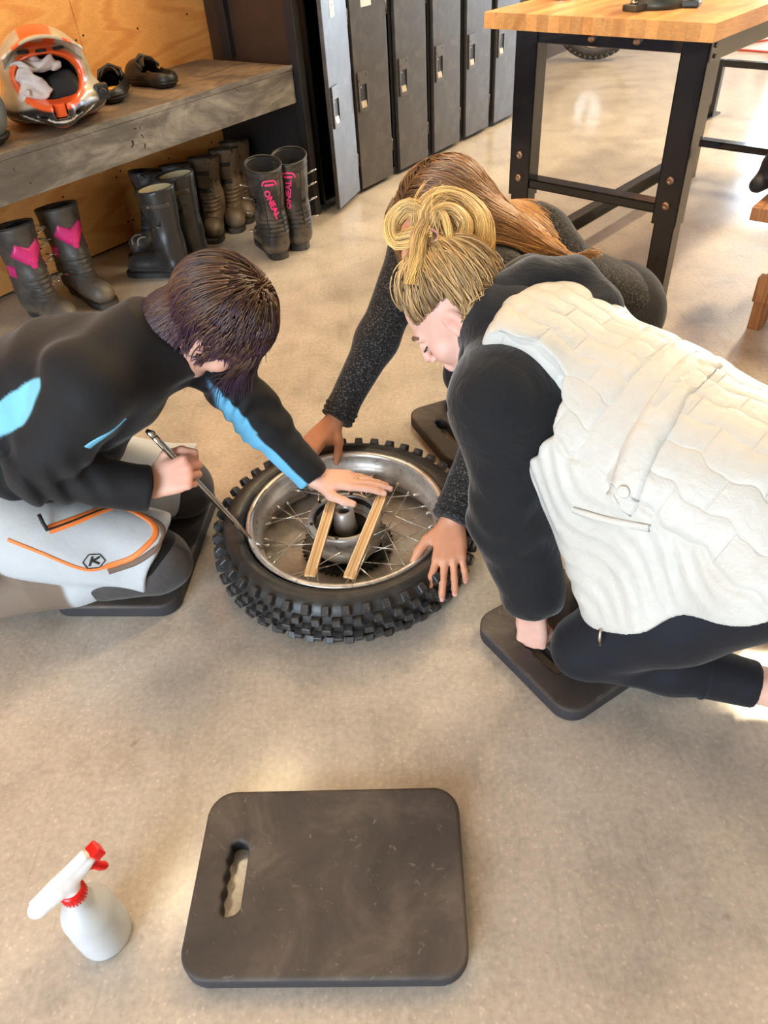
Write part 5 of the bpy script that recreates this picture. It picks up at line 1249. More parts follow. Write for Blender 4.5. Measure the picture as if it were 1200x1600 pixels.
def trousersA():
    S = Sdf(0.05)
    S.ell((-.95, 1.335, .30), (0.15, 0.17, 0.13))
    for s in 'RL':
        k = J['knee'+s]+np.array([.03, 0, .012])
        S.cap(J['hip'+s], k, 0.118, 0.094, 0.04, flat=((0, 0, 1), .92)); S.cap(J['knee'+s]+np.array([-.08, 0, -.01]), J['ank'+s], 0.070, 0.060, 0.02)
        S.cut(f_end(J['knee'+s]+np.array([.012, 0, .0]), (.90, 0, -.42), 0.16), 0.006)
    S.cut(f_half((0, 0, 0.041), (0, 0, 1)), 0.01); S.mod(folds(0.010, 26, 8)); return S
S = trousersA(); TROU_A = S
def colTA(p):
    c = flat_col((184, 188, 191))(p)
    brown = sstep(p[:, 0]+0.25*(p[:, 2]-0.2), -0.80, -0.815); low = sstep(p[:, 2]+0.20*(p[:, 0]+0.75), 0.150, 0.140)*sstep(p[:, 0], -0.70, -0.715)
    return paint(c, [(low, lin((116, 100, 86))), (brown, lin((122, 106, 92)))])
tr = rel(solid('trousers', A, S, 0.0045, MAT['trouserA'], colTA))
MAT['orangezip'] = pmat('orange_tape', lin((238, 128, 58)), 0.55, var=0.06)
MAT['browntape'] = pmat('brown_tape', lin((112, 92, 78)), 0.7, var=0.08)
zp = [(-.6904, 1.1578, .2751), (-.6408, 1.1867, .2726), (-.5864, 1.2352, .2591)]
z1 = obj('pocket_zip', strip_mesh(TROU_A, zp, 0.020, 0.0016, 16), MAT['orangezip'], tr); obj('zip_teeth', strip_mesh(TROU_A, zp, 0.0045, 0.0028, 16), MAT['strapblk'], z1)
bb = bmesh.new(); tube(bb, [Vector((-.688, 1.150, .280)), Vector((-.694, 1.156, .296)), Vector((-.700, 1.166, .312))], 0.004, 6); obj('zip_pull', bb, MAT['strapblk'], z1)
arc = [(-.5864, 1.2352, .2591), (-.551, 1.2354, .2481), (-.5077, 1.2176, .2314), (-.4921, 1.1971, .2184), (-.500, 1.173, .2079), (-.5429, 1.1479, .1876), (-.5958, 1.1329, .1815), (-.6371, 1.1217, .1916), (-.712, 1.1252, .2467), (-.7653, 1.1336, .2787)]
obj('orange_piping', strip_mesh(TROU_A, arc[:7], 0.012, 0.0018, 50), MAT['orangezip'], tr); obj('orange_piping', strip_mesh(TROU_A, arc[6:], 0.007, 0.0016, 30), MAT['orangezip'], tr)
off = [(p[0]+0.016*(0.2 if i < 2 else 1 if i < 5 else 0.3), p[1]-0.004*i/3, p[2]-0.016*(0.1 if i < 3 else 0.6)) for i, p in enumerate(arc[:7])]
obj('brown_piping', strip_mesh(TROU_A, off, 0.013, 0.0014, 50), MAT['browntape'], tr)
lc, lx, ly = np.array([-.6146, 1.1338, .1998]), norm((1, -.10, -.05)), norm((.15, .55, .82))
hexa = [lc+0.024*math.cos(t)*lx+0.017*math.sin(t)*ly for t in np.linspace(0, 2*math.pi, 7)]
for i in range(6): obj('logo_line', strip_mesh(TROU_A, [hexa[i], hexa[i+1]], 0.0022, 0.0014, 6), MAT['ink'], tr)
for a_, c_ in (((-.010, -.009), (-.004, .010)), ((-.008, -.001), (.012, .009)), ((-.004, .001), (.012, -.006))): obj('logo_stroke', strip_mesh(TROU_A, [lc+a_[0]*lx+a_[1]*ly, lc+c_[0]*lx+c_[1]*ly], 0.0045, 0.0014, 6), MAT['ink'], tr)
MAT['bluetape'] = pmat('sky_blue_tape', lin((112, 186, 222)), 0.7, var=0.06)
MAT['kneeA'] = cloth_mat('dark_grey_reinforcement', lin((70, 66, 66)), 0.8, 0.12, 0.2, 20)
obj('chest_stripe', strip_mesh(JACK_A, [(-.462, 1.190, .492), (-.485, 1.178, .488), (-.512, 1.160, .484), (-.542, 1.150, .467)], 0.008, 0.0012, 16, w2=0.018), MAT['bluetape'], jk)
MAT['kneeB'] = cloth_mat('black_knee', lin((20, 20, 22)), 0.9, 0.1, 0.2, 20)
for s in 'RL':
    k = J['knee'+s]; S = Sdf(0.02); S.cap(k+np.array([-.10, 0, -.012]), k+np.array([.012, 0, -.006]), 0.076, 0.078, 0.02)
    S.cut(f_half((0, 0, 0.040), (0, 0, 1)), 0.01); S.cut(f_end(k+np.array([-.03, 0, .020]), (-.30, 0, 1), 0.2), 0.006); S.mod(folds(0.005, 30, 12))
    rel(solid('knee_panel', A, S, 0.005, MAT['kneeA']))
    S = Sdf(0.02); S.cap(k+np.array([-.05, 0, .012]), k+np.array([.006, 0, .006]), 0.076, 0.074); rel(solid('knee_sleeve', A, S, 0.006, MAT['kneeB']))  # black piece showing between the trouser cuff and the grey knee panel
MAT['shoeA'] = pmat('brown_shoe', lin((84, 62, 54)), 0.6, var=0.2)
for s in 'RL':
    a = J['ank'+s]; S = Sdf(0.02); S.cap(a+np.array([-.03, 0, -.015]), a+np.array([-.19, 0, -.035]), 0.044, 0.036, flat=((0, 1, 0), .9)); S.cut(f_half((0, 0, 0.004), (0, 0, 1)), 0.01)
    sh = rel(solid('shoe', A, S, 0.005, MAT['shoeA']))
    bb = bmesh.new(); tube(bb, [a+np.array([-.06, -.040, .0]), a+np.array([-.07, 0, .030]), a+np.array([-.06, .040, .0])], 0.006, 6); ch = obj('lace', bb, MAT['strapblk'], sh)
# hair: short, dark brown at the crown running to purple at the ends
MAT['hairA'] = hair_mat('dark_purple_hair', lin((112, 80, 54)), lin((70, 48, 44)), lin((76, 46, 78)), 0.32, 0.36)
MAT['hairbaseA'] = pmat('dark_hair_base', lin((52, 36, 36)), 0.6, var=0.3, scale=60)
S = Sdf(0.02); cA = np.array(HA); TA_ = lambda x, y, z: cA+1.045*(RA@np.array([x, y, z], float))
S.ell(TA_(0, -0.016, 0.040), (0.080, 0.098, 0.084), RA); S.ell(TA_(0, -0.050, -0.010), (0.058, 0.042, 0.048), RA, 0.03); S.cut(f_box(TA_(0, 0.06, -0.01), (0.13, 0.075, 0.050), 0.0, RA), 0.006); S.cut(f_end(TA_(0, 0.062, 0.0), RA@np.array([0, 1, -0.35]), 0.14), 0.01); 
hair = rel(solid('hair', A, S, 0.005, MAT['hairbaseA']))
crown = TA_(0.006, -0.028, 0.128)
ok = lambda L: (L[:, 2] > np.where(L[:, 1] < -0.03, -0.06, -0.02)) & ~((L[:, 1] > 0.058) & (L[:, 2] < 0.058)) & ~((L[:, 1] > 0.01) & (L[:, 2] < 0.02))
roots, L = scalp_roots(4200, cA, RA, 1.045, ok, 3, 1.03)
HS = Sdf(0.02); head(HS, HA, RA, 1.045); HS.ell(TA_(0, -0.016, 0.040), (0.082, 0.100, 0.086), RA); HS.cap(TA_(0, -.03, -.06), J['neck'], 0.06, 0.078)
away = roots-crown; away /= np.linalg.norm(away, axis=1, keepdims=True)
nr = HS.grad(roots); d0 = away-nr*(away*nr).sum(1, keepdims=True)*0.8; d0 /= np.linalg.norm(d0, axis=1, keepdims=True)
def fA(p, t, d):
    g = np.array([0.0, -0.03, -1.0]); return d*(1-0.2-0.3*t)+g*(0.05+0.40*t)
ln = np.random.default_rng(2).uniform(0.75, 1.1, len(roots))*0.0125*np.where(L[:, 1] > 0.03, 1.0, 0.92)*np.where((L[:, 0] > -0.012) & (L[:, 1] < 0.05) & (L[:, 1] > -0.06), np.where(L[:, 0] > 0.042, 0.26, 0.52), 1.0)
PA = comb(roots, d0, fA, 13, ln, HS, 0.009, 0.66, 0.035, 4)
sm = strands('hair_strands', PA, 0.0018); sm.materials.append(MAT['hairA']); rel_ = obj('hair_strands', sm, None, hair)
# lever in the fist and ring on the far hand
MAT['chrome'] = pmat('polished_lever', lin((206, 203, 198)), 0.18, 1.0, var=0.08, scale=20)
tip = Vector((-.305, 1.258, .104)); gp = Vector((-.409, 1.262, .316)); ld_ = (gp-tip).normalized(); lend = tip+ld_*0.345
lv = thing('tire_lever', 'long polished steel tire lever held in the left person\'s fist, tip under the rim', 'lever', tip)
bb = bmesh.new(); n = 24; pts = [tip+ld_*(0.345*i/(n-1)) for i in range(n)]
tube(bb, [p-tip for p in pts], [0.0035+0.0032*min(1, i/5) for i in range(n)], 10, flat=((0, 1, 0), 1.25)); obj('shaft', bb, MAT['chrome'], lv)
sd = ld_.cross(Vector((0, 1, 0))).normalized()
bb = bmesh.new(); tube(bb, [p-tip+Vector((0, -0.0078, 0)) for p in pts[5:22]], 0.0016, 6); obj('groove_rib', bb, MAT['darksteel'], lv)
bb = bmesh.new(); tube(bb, [lend-tip-ld_*0.002, lend-tip+ld_*0.006, lend-tip+ld_*0.012+Vector((-0.006, 0, 0.004))], [0.0068, 0.0085, 0.004], 10); obj('end_cap', bb, MAT['steel'], lv)
bb = bmesh.new(); tube(bb, [Vector((0, 0, 0))+ld_*0.004, -ld_*0.012+Vector((0.004, 0, 0.0)), -ld_*0.022+Vector((0.012, 0, 0.002))], [0.0045, 0.004, 0.003], 8, flat=((0, 1, 0), 2.0)); obj('spoon_tip', bb, MAT['chrome'], lv)
MAT['gold'] = pmat('gold_ring', lin((220, 190, 130)), 0.2, 1.0)
X = norm((.97, -.10, -.10)); rp = np.array((-.160, 1.399, .168))+X*0.106+np.array([0, .010, -.002])
bb = bmesh.new(); tube(bb, [Vector(rp)+Vector((0, 0.0096*math.cos(a), 0.0096*math.sin(a))) for a in np.linspace(0, 2*math.pi, 17)], 0.0014, 6, caps=False)
rel(obj('ring', bb, MAT['gold'], A))

# ----------------------------------------------------------------- person in the white quilted vest (right)
Cc = thing('person', 'person with blonde bun kneeling in a white quilted vest and black hoodie', 'person', (0.50, 0.95, 0.0))
RC = np.array([[0.2663, -0.6676, -0.6955], [0.9600, 0.1149, 0.2566], [-0.0910, -0.7354, 0.6713]])
HC = (0.172, 1.317, 0.605)
jC = dict(hipL=(.615, .805, .395), hipR=(.72, .97, .40), kneeL=(.364, .882, .112), kneeR=(.45, 1.09, .112), ankL=(.700, .772, .080), ankR=(.82, 1.02, .08),
          neck=(.262, 1.255, .595), shL=(.222, 1.098, .540), shR=(.375, 1.345, .545), elL=(.243, 1.035, .325), wrL=(.278, .968, .122), elR=(.33, 1.36, .32), wrR=(.26, 1.30, .20))
K = {k: np.array(v) for k, v in jC.items()}
S = Sdf(0.02); TC_ = head(S, HC, RC)
S.cap(TC_(0, -0.02, -0.05), K['neck'], 0.050, 0.056, 0.03)
S.cap((.36, 1.17, .53), (.63, .90, .42), 0.12, 0.125, 0.05); S.cap(K['neck'], (.36, 1.17, .53), 0.06, 0.11, 0.05)
for s in 'RL':
    S.cap(K['neck'], K['sh'+s], 0.05, 0.05, 0.03); S.cap(K['sh'+s], K['el'+s], 0.046, 0.037, 0.02); S.cap(K['el'+s], K['wr'+s], 0.035, 0.0235, 0.02)
    S.cap(K['hip'+s], K['knee'+s], 0.085, 0.055, 0.04); S.cap(K['knee'+s], K['ank'+s], 0.050, 0.034, 0.01); S.cap(K['ank'+s], K['ank'+s]+np.array([.15, -.03, -.03]), 0.033, 0.026, 0.02)
fistL = hand(S, (.279, .966, .118), (.04, -.10, -1), (-.62, -.70, .10), True, [(70, 84, 48), (76, 88, 48), (78, 88, 48), (80, 86, 46)], (3, 0, -2, -4),
             [(0.018, 0.022, -0.006), (0.044, 0.040, -0.022), (0.066, 0.036, -0.040), (0.080, 0.022, -0.052)], 0.92)
fistR2 = hand(S, (.26, 1.30, .20), (-.6, -.3, -.75), (-.4, .4, .8), False, [(30, 30, 20)]*4, (3, 0, -2, -4), [(0.018, 0.022, -0.006), (0.044, 0.040, -0.022), (0.066, 0.036, -0.030), (0.080, 0.022, -0.034)], 0.9)
def colC(p):
    c = head_col(p, flat_col(SKIN['C'])(p), HC, RC)
    for tp in fistL: c = paint(c, [(sstep(np.linalg.norm(p-np.asarray(tp[0], F), axis=1), 0.0085, 0.006), lin((226, 92, 92)))])
    return c
rel(solid('body', Cc, S, 0.0030, MAT['skin'], colC)); face_lines(Cc, S, TC_)
MAT['hoodie'] = cloth_mat('black_fleece', lin((25, 25, 28)), 0.9, 0.12, 0.3, 16, 500, None, 0.35)
def hoodie():
    S = Sdf(0.04)
    S.cap(K['neck'], K['shL'], 0.070, 0.080, 0.05).cap(K['neck'], K['shR'], 0.075, 0.08, 0.05).cap(K['neck'], (.40, 1.13, .50), 0.08, 0.09, 0.05).cap(K['shL'], (.36, 1.10, .48), 0.085, 0.085, 0.03)
    S.cap(K['shL'], K['elL'], 0.086, 0.076, 0.05).cap(K['elL'], K['wrL']+np.array([-.004, 0, .062]), 0.074, 0.058, 0.04).cap(K['wrL']+np.array([-.004, .0, .055]), K['wrL']+np.array([0, 0, .036]), 0.046, 0.041, 0.012)
    S.cap(K['shR'], K['elR'], 0.08, 0.06, 0.05).cap(K['elR'], K['wrR'], 0.058, 0.044, 0.03)
    d = norm(K['wrL']-K['elL']); S.cut(f_end(K['wrL']-d*0.024, d, 0.08), 0.006)
    S.mod(folds(0.008, 20, 21)); 
    def cr(p, d): 
        w = np.exp(-(((p-K['elL'].astype(F))**2).sum(1))/0.09**2)+np.exp(-(((p-(K['wrL']+np.array([0, 0, .05])).astype(F))**2).sum(1))/0.05**2)
        return 0.006*w*np.sin(p[:, 2]*95+3*np.sin(p[:, 0]*40))*(np.abs(d) < 0.03)
    S.mod(cr); return S
rel(solid('hoodie', Cc, hoodie(), 0.0048, MAT['hoodie']))
# the hood lying back over the shoulders
S = Sdf(0.03)
hd = [TC_(-0.072, 0.005, -0.085), TC_(-0.082, -0.05, -0.05), TC_(-0.045, -0.10, -0.015), np.array([.295, 1.335, .635]), np.array([.375, 1.335, .640]), np.array([.425, 1.290, .622])]
S.chain([np.array(p) for p in [(.205, 1.205, .560), (.215, 1.250, .600), (.255, 1.265, .640), (.315, 1.290, .655), (.380, 1.290, .650), (.412, 1.262, .632)]], [.040, .046, .052, .055, .055, .048], 0.03)
S.chain([np.array(p) for p in [(.19, 1.20, .55), (.24, 1.16, .59), (.30, 1.19, .62), (.37, 1.215, .622), (.410, 1.250, .625)]], [.030, .038, .044, .046, .046], 0.03)
S.chain([np.array(p) for p in [(.255, 1.39, .60), (.32, 1.37, .635), (.39, 1.33, .635)]], [.04, .045, .045], 0.03)
S.mod(folds(0.010, 30, 31))
HOOD = S; hood = rel(solid('hood', Cc, S, 0.0048, MAT['hoodie']))
# vest
MAT['vest'] = cloth_mat('white_quilted_nylon', (1, 1, 1), 0.42, 0.04, 0.20, 38, 600, 'col', 0.0)
AXC = norm(np.array([.665, .86, .43])-np.array([.262, 1.255, .595])); LATC = norm(np.cross(np.array([0, 0, 1.0]), AXC)*-1); LATC = norm(np.cross(AXC, np.cross(LATC, AXC))); BAKC = norm(np.cross(LATC, AXC)); BAKC = BAKC if BAKC[2] > 0 else -BAKC
NK = K['neck']
def vest():
    S = Sdf(0.05); ctr = lambda t, l=0, b=0: NK+AXC*t+LATC*l+BAKC*b
    S.cap(ctr(.10, 0, -.03), ctr(.30, 0, -.03), 0.165, 0.185, 0.04, flat=(BAKC, .80)).cap(ctr(.30, 0, -.03), ctr(.62, 0, -.02), 0.185, 0.20, 0.04, flat=(BAKC, .82))
    S.cap(ctr(.07, -.10, .0), ctr(.07, .10, .0), 0.100, 0.100, 0.05)
    # front left panel hanging down past the arm
    S.cap((.35, 1.03, .45), (.385, .870, .24), 0.080, 0.048, 0.07).cap((.47, .93, .45), (.452, .818, .27), 0.115, 0.078, 0.07).cap((.60, .86, .46), (.575, .765, .39), 0.135, 0.105, 0.07)
    # armhole
    an = norm((-.50, -.82, .05)); S.cut(f_end(K['shL']-an*0.012, an, 0.13), 0.010)
    S.cut(f_cap(NK+AXC*-.06, NK+AXC*.015, 0.10, 0.085), 0.012); S.cut(f_end(NK-AXC*0.018, -AXC+0.30*np.array([-.3, -.9, 0]), 0.22), 0.012)
    # hem, falling from the zip corner to the hip
    a, b = np.array([.362, .804, .232]), np.array([.575, .748, .445]); n_ = norm(np.cross(b-a, np.array([.10, 1.0, .0])))
    if n_[2] < 0: n_ = -n_
    S.cut(f_half(a, n_), 0.006)
    q = lambda p: p-NK.astype(F)
    def quilt(p, d):
        u, v, m, belt = quilt_uv(p)
        vv = v/0.047; row = np.floor(vv); fv = np.abs(vv-row-0.5)
        uu = u/0.105+0.5*(row % 2); fu = np.abs(uu-np.floor(uu)-0.5)
        puff = (1-(2*fv)**4)*(1-(2*fu)**6)
        r = q(p); l = r@LATC.astype(F); b = r@BAKC.astype(F)
        hemd = np.abs((p-np.array([.362, .804, .232], F))@norm((-.21, .021, .207)).astype(F)); fl = 0.0022*sstep(hemd, 0.0, 0.06)*np.sin((b*1.3+u*0.4)*120+5*np.sin(u*26)+2*np.sin(l*40))
        seam = 0.004*np.exp(-((np.abs(v)-0.236)/0.006)**2)+0.003*np.exp(-((np.abs(u-0.295)-0.032)/0.005)**2)*m
        return (-0.0026*puff*m*belt+fl*(1-m)*0.8+seam)*(np.abs(d) < 0.03)
    S.mod(quilt); S.mod(folds(0.0035, 18, 41)); return S
def quilt_uv(p):
    r = p-NK.astype(F); u = r@AXC.astype(F); l = r@LATC.astype(F); b = r@BAKC.astype(F)
    v = np.arctan2(l, np.maximum(b, -0.2)+0.03)*0.17+0.005*np.sin(u*62+9*l)+0.002*np.sin(u*140)
    return u, v, sstep(np.abs(v), 0.244, 0.228), sstep(np.abs(u-0.295), 0.030, 0.034)
S = vest(); VEST = S
vm = sdf_mesh('vest', S, 0.0040, flat_col((198, 195, 187)), 0)
co = np.zeros(len(vm.vertices)*3, F); vm.vertices.foreach_get('co', co); u_, v_, m_, b_ = quilt_uv(co.reshape(-1, 3))
for nme, arr in (('qu', u_), ('qv', v_), ('qm', m_*b_)): vm.attributes.new(nme, 'FLOAT', 'POINT').data.foreach_set('value', arr.astype(F))
def stitch(m):
    """stitched rows as fine relief over the padded shape"""
    nt = m.node_tree; nd = nt.nodes; lk = nt.links; p = nd['Principled BSDF']
    A_ = lambda n: (lambda x: (setattr(x, 'attribute_name', n), x.outputs['Fac'])[1])(nd.new('ShaderNodeAttribute'))
    def mth(op, a, b=None):
        x = nd.new('ShaderNodeMath'); x.operation = op
        for i, y in enumerate((a, b)):
            if y is None: continue
            if isinstance(y, (int, float)): x.inputs[i].default_value = y
            else: lk.new(y, x.inputs[i])
        return x.outputs[0]
    vv = mth('DIVIDE', A_('qv'), 0.047); fl = mth('FLOOR', vv); dv = mth('ABSOLUTE', mth('SUBTRACT', mth('SUBTRACT', vv, fl), 0.5))
    uu = mth('ADD', mth('DIVIDE', A_('qu'), 0.105), mth('MULTIPLY', mth('FLOORED_MODULO', fl, 2.0), 0.5)); du = mth('ABSOLUTE', mth('SUBTRACT', mth('FRACT', uu), 0.5))
    def edge(x, lo):
        r = nd.new('ShaderNodeMapRange'); r.interpolation_type = 'SMOOTHSTEP'; r.inputs['From Min'].default_value = lo; r.inputs['From Max'].default_value = 0.5; lk.new(x, r.inputs['Value']); return r.outputs['Result']
    line = mth('MULTIPLY', mth('MAXIMUM', edge(dv, 0.44), edge(du, 0.475)), A_('qm'))
    bp_ = nd.new('ShaderNodeBump'); bp_.inputs['Strength'].default_value = 0.30; bp_.inputs['Distance'].default_value = 0.004; lk.new(mth('MULTIPLY', line, -1.0), bp_.inputs['Height'])
    old = p.inputs['Normal'].links[0].from_socket; lk.new(old, bp_.inputs['Normal']); lk.new(bp_.outputs['Normal'], p.inputs['Normal'])
stitch(MAT['vest'])
ve = rel(obj('vest', vm, MAT['vest'], Cc))
MAT['vestband'] = cloth_mat('white_nylon_binding', lin((202, 199, 191)), 0.45, 0.04, 0.2, 40)
for q_ in ((.3716, .8616, .5105), (.5089, .773, .5331)):
    nrm_ = VEST.grad(np.array([q_], F))[0]; bb = bmesh.new(); lathe(bb, [(0.0105, 0), (0.0105, 0.002), (0.0085, 0.0035), (0.006, 0.0026)], 18, mat=Matrix.Translation(Vector(q_)+Vector(nrm_)*0.001) @ rot_to(nrm_)); obj('snap_button', bb, MAT['vestband'], ve)
bel = [(.5555, 1.0546, .6179), (.478, .980, .620), (.430, .925, .597), (.3969, .8937, .5676), (.3716, .8616, .5105), (.362, .858, .485)]
obj('belt_tab', strip_mesh(VEST, bel, 0.054, 0.0012, 40, off=0.0), MAT['vestband'], ve)
MAT['weltline'] = pmat('pocket_shadow_line', lin((150, 146, 138)), 0.7)
pw = [(.3141, .9164, .4344), (.360, .868, .448), (.4049, .8197, .4687)]
obj('pocket_welt', strip_mesh(VEST, pw, 0.012, 0.003, 16), MAT['vestband'], ve); obj('pocket_slit', strip_mesh(VEST, [(p[0], p[1]-0.004, p[2]+0.007) for p in pw], 0.003, 0.0016, 16), MAT['weltline'], ve)
bb = bmesh.new(); tube(bb, [Vector((.357, .812, .246)), Vector((.356, .806, .228)), Vector((.358, .804, .212))], 0.0032, 6); obj('zip_pull', bb, MAT['steel'], ve)
# leggings
MAT['legging'] = cloth_mat('black_leggings', lin((20, 22, 30)), 0.75, 0.08, 0.15, 12, 600, None, 0.15)
S = Sdf(0.05); S.ell((.69, .885, .41), (0.15, 0.16, 0.135)); S.cap((.62, .93, .43), (.72, .86, .40), .16, .16)
for s in 'RL':
    S.cap(K['hip'+s], (K['hip'+s]+K['knee'+s])/2, 0.122, 0.100, 0.05); S.cap((K['hip'+s]+K['knee'+s])/2, K['knee'+s], 0.100, 0.066, 0.03)
    S.cap(K['knee'+s], K['knee'+s]*.55+K['ank'+s]*.45, 0.058, 0.056, 0.02); S.cap(K['knee'+s]*.55+K['ank'+s]*.45, K['ank'+s], 0.056, 0.040, 0.02)
    d = norm(K['ank'+s]-K['knee'+s]); S.cut(f_end(K['ank'+s]-d*0.045, d, 0.09), 0.005)
S.mod(folds(0.004, 26, 51)); LEG = S
lg = rel(solid('leggings', Cc, S, 0.0048, MAT['legging']))
a = K['ank'+'L']; d = norm(a-K['kneeL'])
def ring_on(S, c, ax, r, n=30):
    ax = norm(ax); u = norm(np.cross(ax, [0.2, 0.3, 0.9])); v = np.cross(ax, u); return [c+r*(u*math.cos(t)+v*math.sin(t)) for t in np.linspace(0, 2*math.pi, n)]
rel_ = obj('cuff_seam', strip_mesh(LEG, ring_on(LEG, a-d*0.135, d, 0.06), 0.006, 0.0022, None, closed=True), MAT['legging'], lg)
MAT['sock'] = pmat('white_trainer', lin((208, 206, 204)), 0.6)
for s in 'RL':
    a = K['ank'+s]; S = Sdf(0.02); S.cap(a+np.array([.05, -.01, -.03]), a+np.array([.20, -.04, -.044]), 0.040, 0.034, flat=((0, 0, 1), .9)); S.cut(f_half((0, 0, 0.003), (0, 0, 1)), 0.01); rel(solid('shoe', Cc, S, 0.006, MAT['sock']))
# hair: swept up into a loose blonde bun
MAT['hairC'] = hair_mat('blonde_hair', lin((134, 104, 72)), lin((206, 170, 116)), lin((246, 200, 118)), 0.45)
MAT['hairbaseC'] = pmat('ash_blonde_base', lin((130, 102, 72)), 0.6, var=0.3, scale=60)
cC = np.array(HC); S = Sdf(0.02); S.ell(TC_(0, -0.018, 0.040), (0.079, 0.094, 0.084), RC); S.ell(TC_(0, -0.05, -0.01), (0.068, 0.055, 0.055), RC, 0.03); S.cut(f_end(TC_(0, 0.030, 0.0), RC@np.array([0, 1, -0.42]), 0.16), 0.01)
S.cut(f_box(TC_(0, 0.052, -0.005), (0.13, 0.085, 0.054), 0.0, RC), 0.006)
BUN = TC_(0.004, -0.055, 0.140)
S.ell(TC_(0, -0.055, 0.130), (0.030, 0.028, 0.026), RC, 0.02)
hair = rel(solid('hair', Cc, S, 0.0045, MAT['hairbaseC']))
HS = Sdf(0.02); HS.ell(TC_(0, -0.016, 0.040), (0.080, 0.097, 0.086), RC); HS.ell(TC_(0, -0.05, -0.01), (0.070, 0.057, 0.056), RC, 0.03)
ok = lambda L: (L[:, 2] > -0.045-0.2*L[:, 1]) & ~((L[:, 1] > 0.050) & (L[:, 2] < 0.080)) & ~((L[:, 1] > -0.034) & (L[:, 2] < 0.046)) & (L[:, 2] < 0.112)
roots, L = scalp_roots(3800, cC, RC, 1.0, ok, 5, 1.02)
base = TC_(0.004, -0.050, 0.120)
m = 16; tt = np.linspace(0, 1, m)[None, :, None]; r_ = np.random.default_rng(8)
tgt = base+r_.normal(size=roots.shape)*0.010
Pm = roots[:, None]*(1-tt)+tgt[:, None]*tt
flat_ = Pm.reshape(-1, 3).astype(F)
for _ in range(4):
    s_ = HS(flat_); flat_ = flat_+HS.grad(flat_)*np.clip(0.003-s_, 0, 0.04)[:, None]
Pm = flat_.reshape(Pm.shape); lift = (np.sin(np.pi*tt)*r_.uniform(0.0, 0.010, (len(roots), 1, 1))); g_ = HS.grad(Pm.reshape(-1, 3).astype(F)).reshape(Pm.shape); Pm = Pm+g_*lift
Pm += (r_.normal(size=(len(roots), 1, 3))*0.004)*np.sin(np.pi*tt)
sm = strands('hair_strands', Pm, 0.0015, taper=0.9); sm.materials.append(MAT['hairC']); obj('hair_strands', sm, None, hair)
# bun: looped locks
cb = lambda x, y, z: BUN+x*np.array([.997, -.05, -.06])+y*np.array([.08, .65, .755])+z*np.array([0, -.757, .653])
locks = [([cb(0, 0, 0), cb(.005, .035, .015), cb(-.03, .055, .01), cb(-.058, .03, .0), cb(-.05, -.002, .0), cb(-.02, .0, .015), cb(.012, .008, .02)], 380, .017),
         ([cb(0, 0, 0), cb(.0, .04, .01), cb(.03, .072, .0), cb(.075, .068, -.01), cb(.108, .03, -.01), cb(.105, -.02, -.005), cb(.07, -.035, .005)], 620, .024),
         ([cb(.01, 0, .01), cb(.02, .035, .02), cb(.05, .045, .015), cb(.075, .02, .01), cb(.06, -.015, .012), cb(.02, -.012, .02)], 320, .016),
         ([cb(.02, .05, .02), cb(.035, .03, .03), cb(.045, .0, .03), cb(.05, -.04, .02)], 120, .007),
         ([cb(.0, .02, .02), cb(-.01, -.01, .03), cb(-.012, -.05, .03), cb(-.02, -.09, .022)], 320, .016)]
PL = np.concatenate([bundle([tuple(p) for p in g], n, r, 20, i+20, twist=0.8) for i, (g, n, r) in enumerate(locks)])
sm = strands('bun_strands', PL, 0.0012, np.linspace(0.45, 1.0, 20), taper=0.6); sm.materials.append(MAT['hairC']); obj('bun', sm, None, hair)
S = Sdf(0.02)
for g, n, r in locks[:3]: S.chain([np.array(p) for p in g], [r*0.62]*len(g), 0.012)
rel_ = obj('bun_core', sdf_mesh('core', S, 0.005), MAT['hairbaseC'], hair)
bb = bmesh.new(); tube(bb, [Vector(cb(.045*math.cos(t)*0.55+.0, .012*math.sin(t)-.004, .030+.004*math.sin(t))) for t in np.linspace(0, 2*math.pi, 15)], 0.0025, 6, caps=False); MAT['tie'] = pmat('pink_hair_tie', lin((190, 130, 126)), 0.6); obj('hair_tie', bb, MAT['tie'], hair)
fly = bundle([tuple(cb(.02, -.01, .0)), tuple(cb(.01, .05, .01)), tuple(cb(.03, .085, .01))], 40, 0.040, 12, 77)
sm = strands('flyaways', fly, 0.0007, np.linspace(0.6, 1.0, 12)); sm.materials.append(MAT['hairC']); obj('flyaway_strands', sm, None, hair)

# ----------------------------------------------------------------- long-haired person behind the wheel
Bp = thing('person', 'person with long light brown hair in a dark speckled sweater, both hands on the tire', 'person', (0.45, 1.90, 0.0))
RB = np.array([[-0.398, -0.846, -0.356], [0.906, -0.422, -0.009], [-0.143, -0.326, 0.934]])
HB = (0.185, 1.790, 0.612)
jB = dict(hipL=(.63, 1.80, .32), hipR=(.60, 1.99, .32), kneeL=(.34, 1.72, .112), kneeR=(.28, 1.92, .112), ankL=(.70, 1.84, .08), ankR=(.66, 2.05, .08),
          neck=(.262, 1.800, .550), shL=(.315, 1.640, .505), shR=(.155, 1.930, .515), elL=(.262, 1.385, .305), wrL=(.150, 1.212, .172), elR=(.015, 1.760, .335), wrR=(-.105, 1.612, .196))
Q = {k: np.array(v) for k, v in jB.items()}
S = Sdf(0.02); TB_ = head(S, HB, RB)
S.cap(TB_(0, -0.02, -0.05), Q['neck'], 0.05, 0.056, 0.03); S.cap(Q['neck'], (.42, 1.84, .46), 0.06, 0.10, 0.05); S.cap((.42, 1.84, .46), (.64, 1.91, .33), 0.10, 0.10, 0.05)
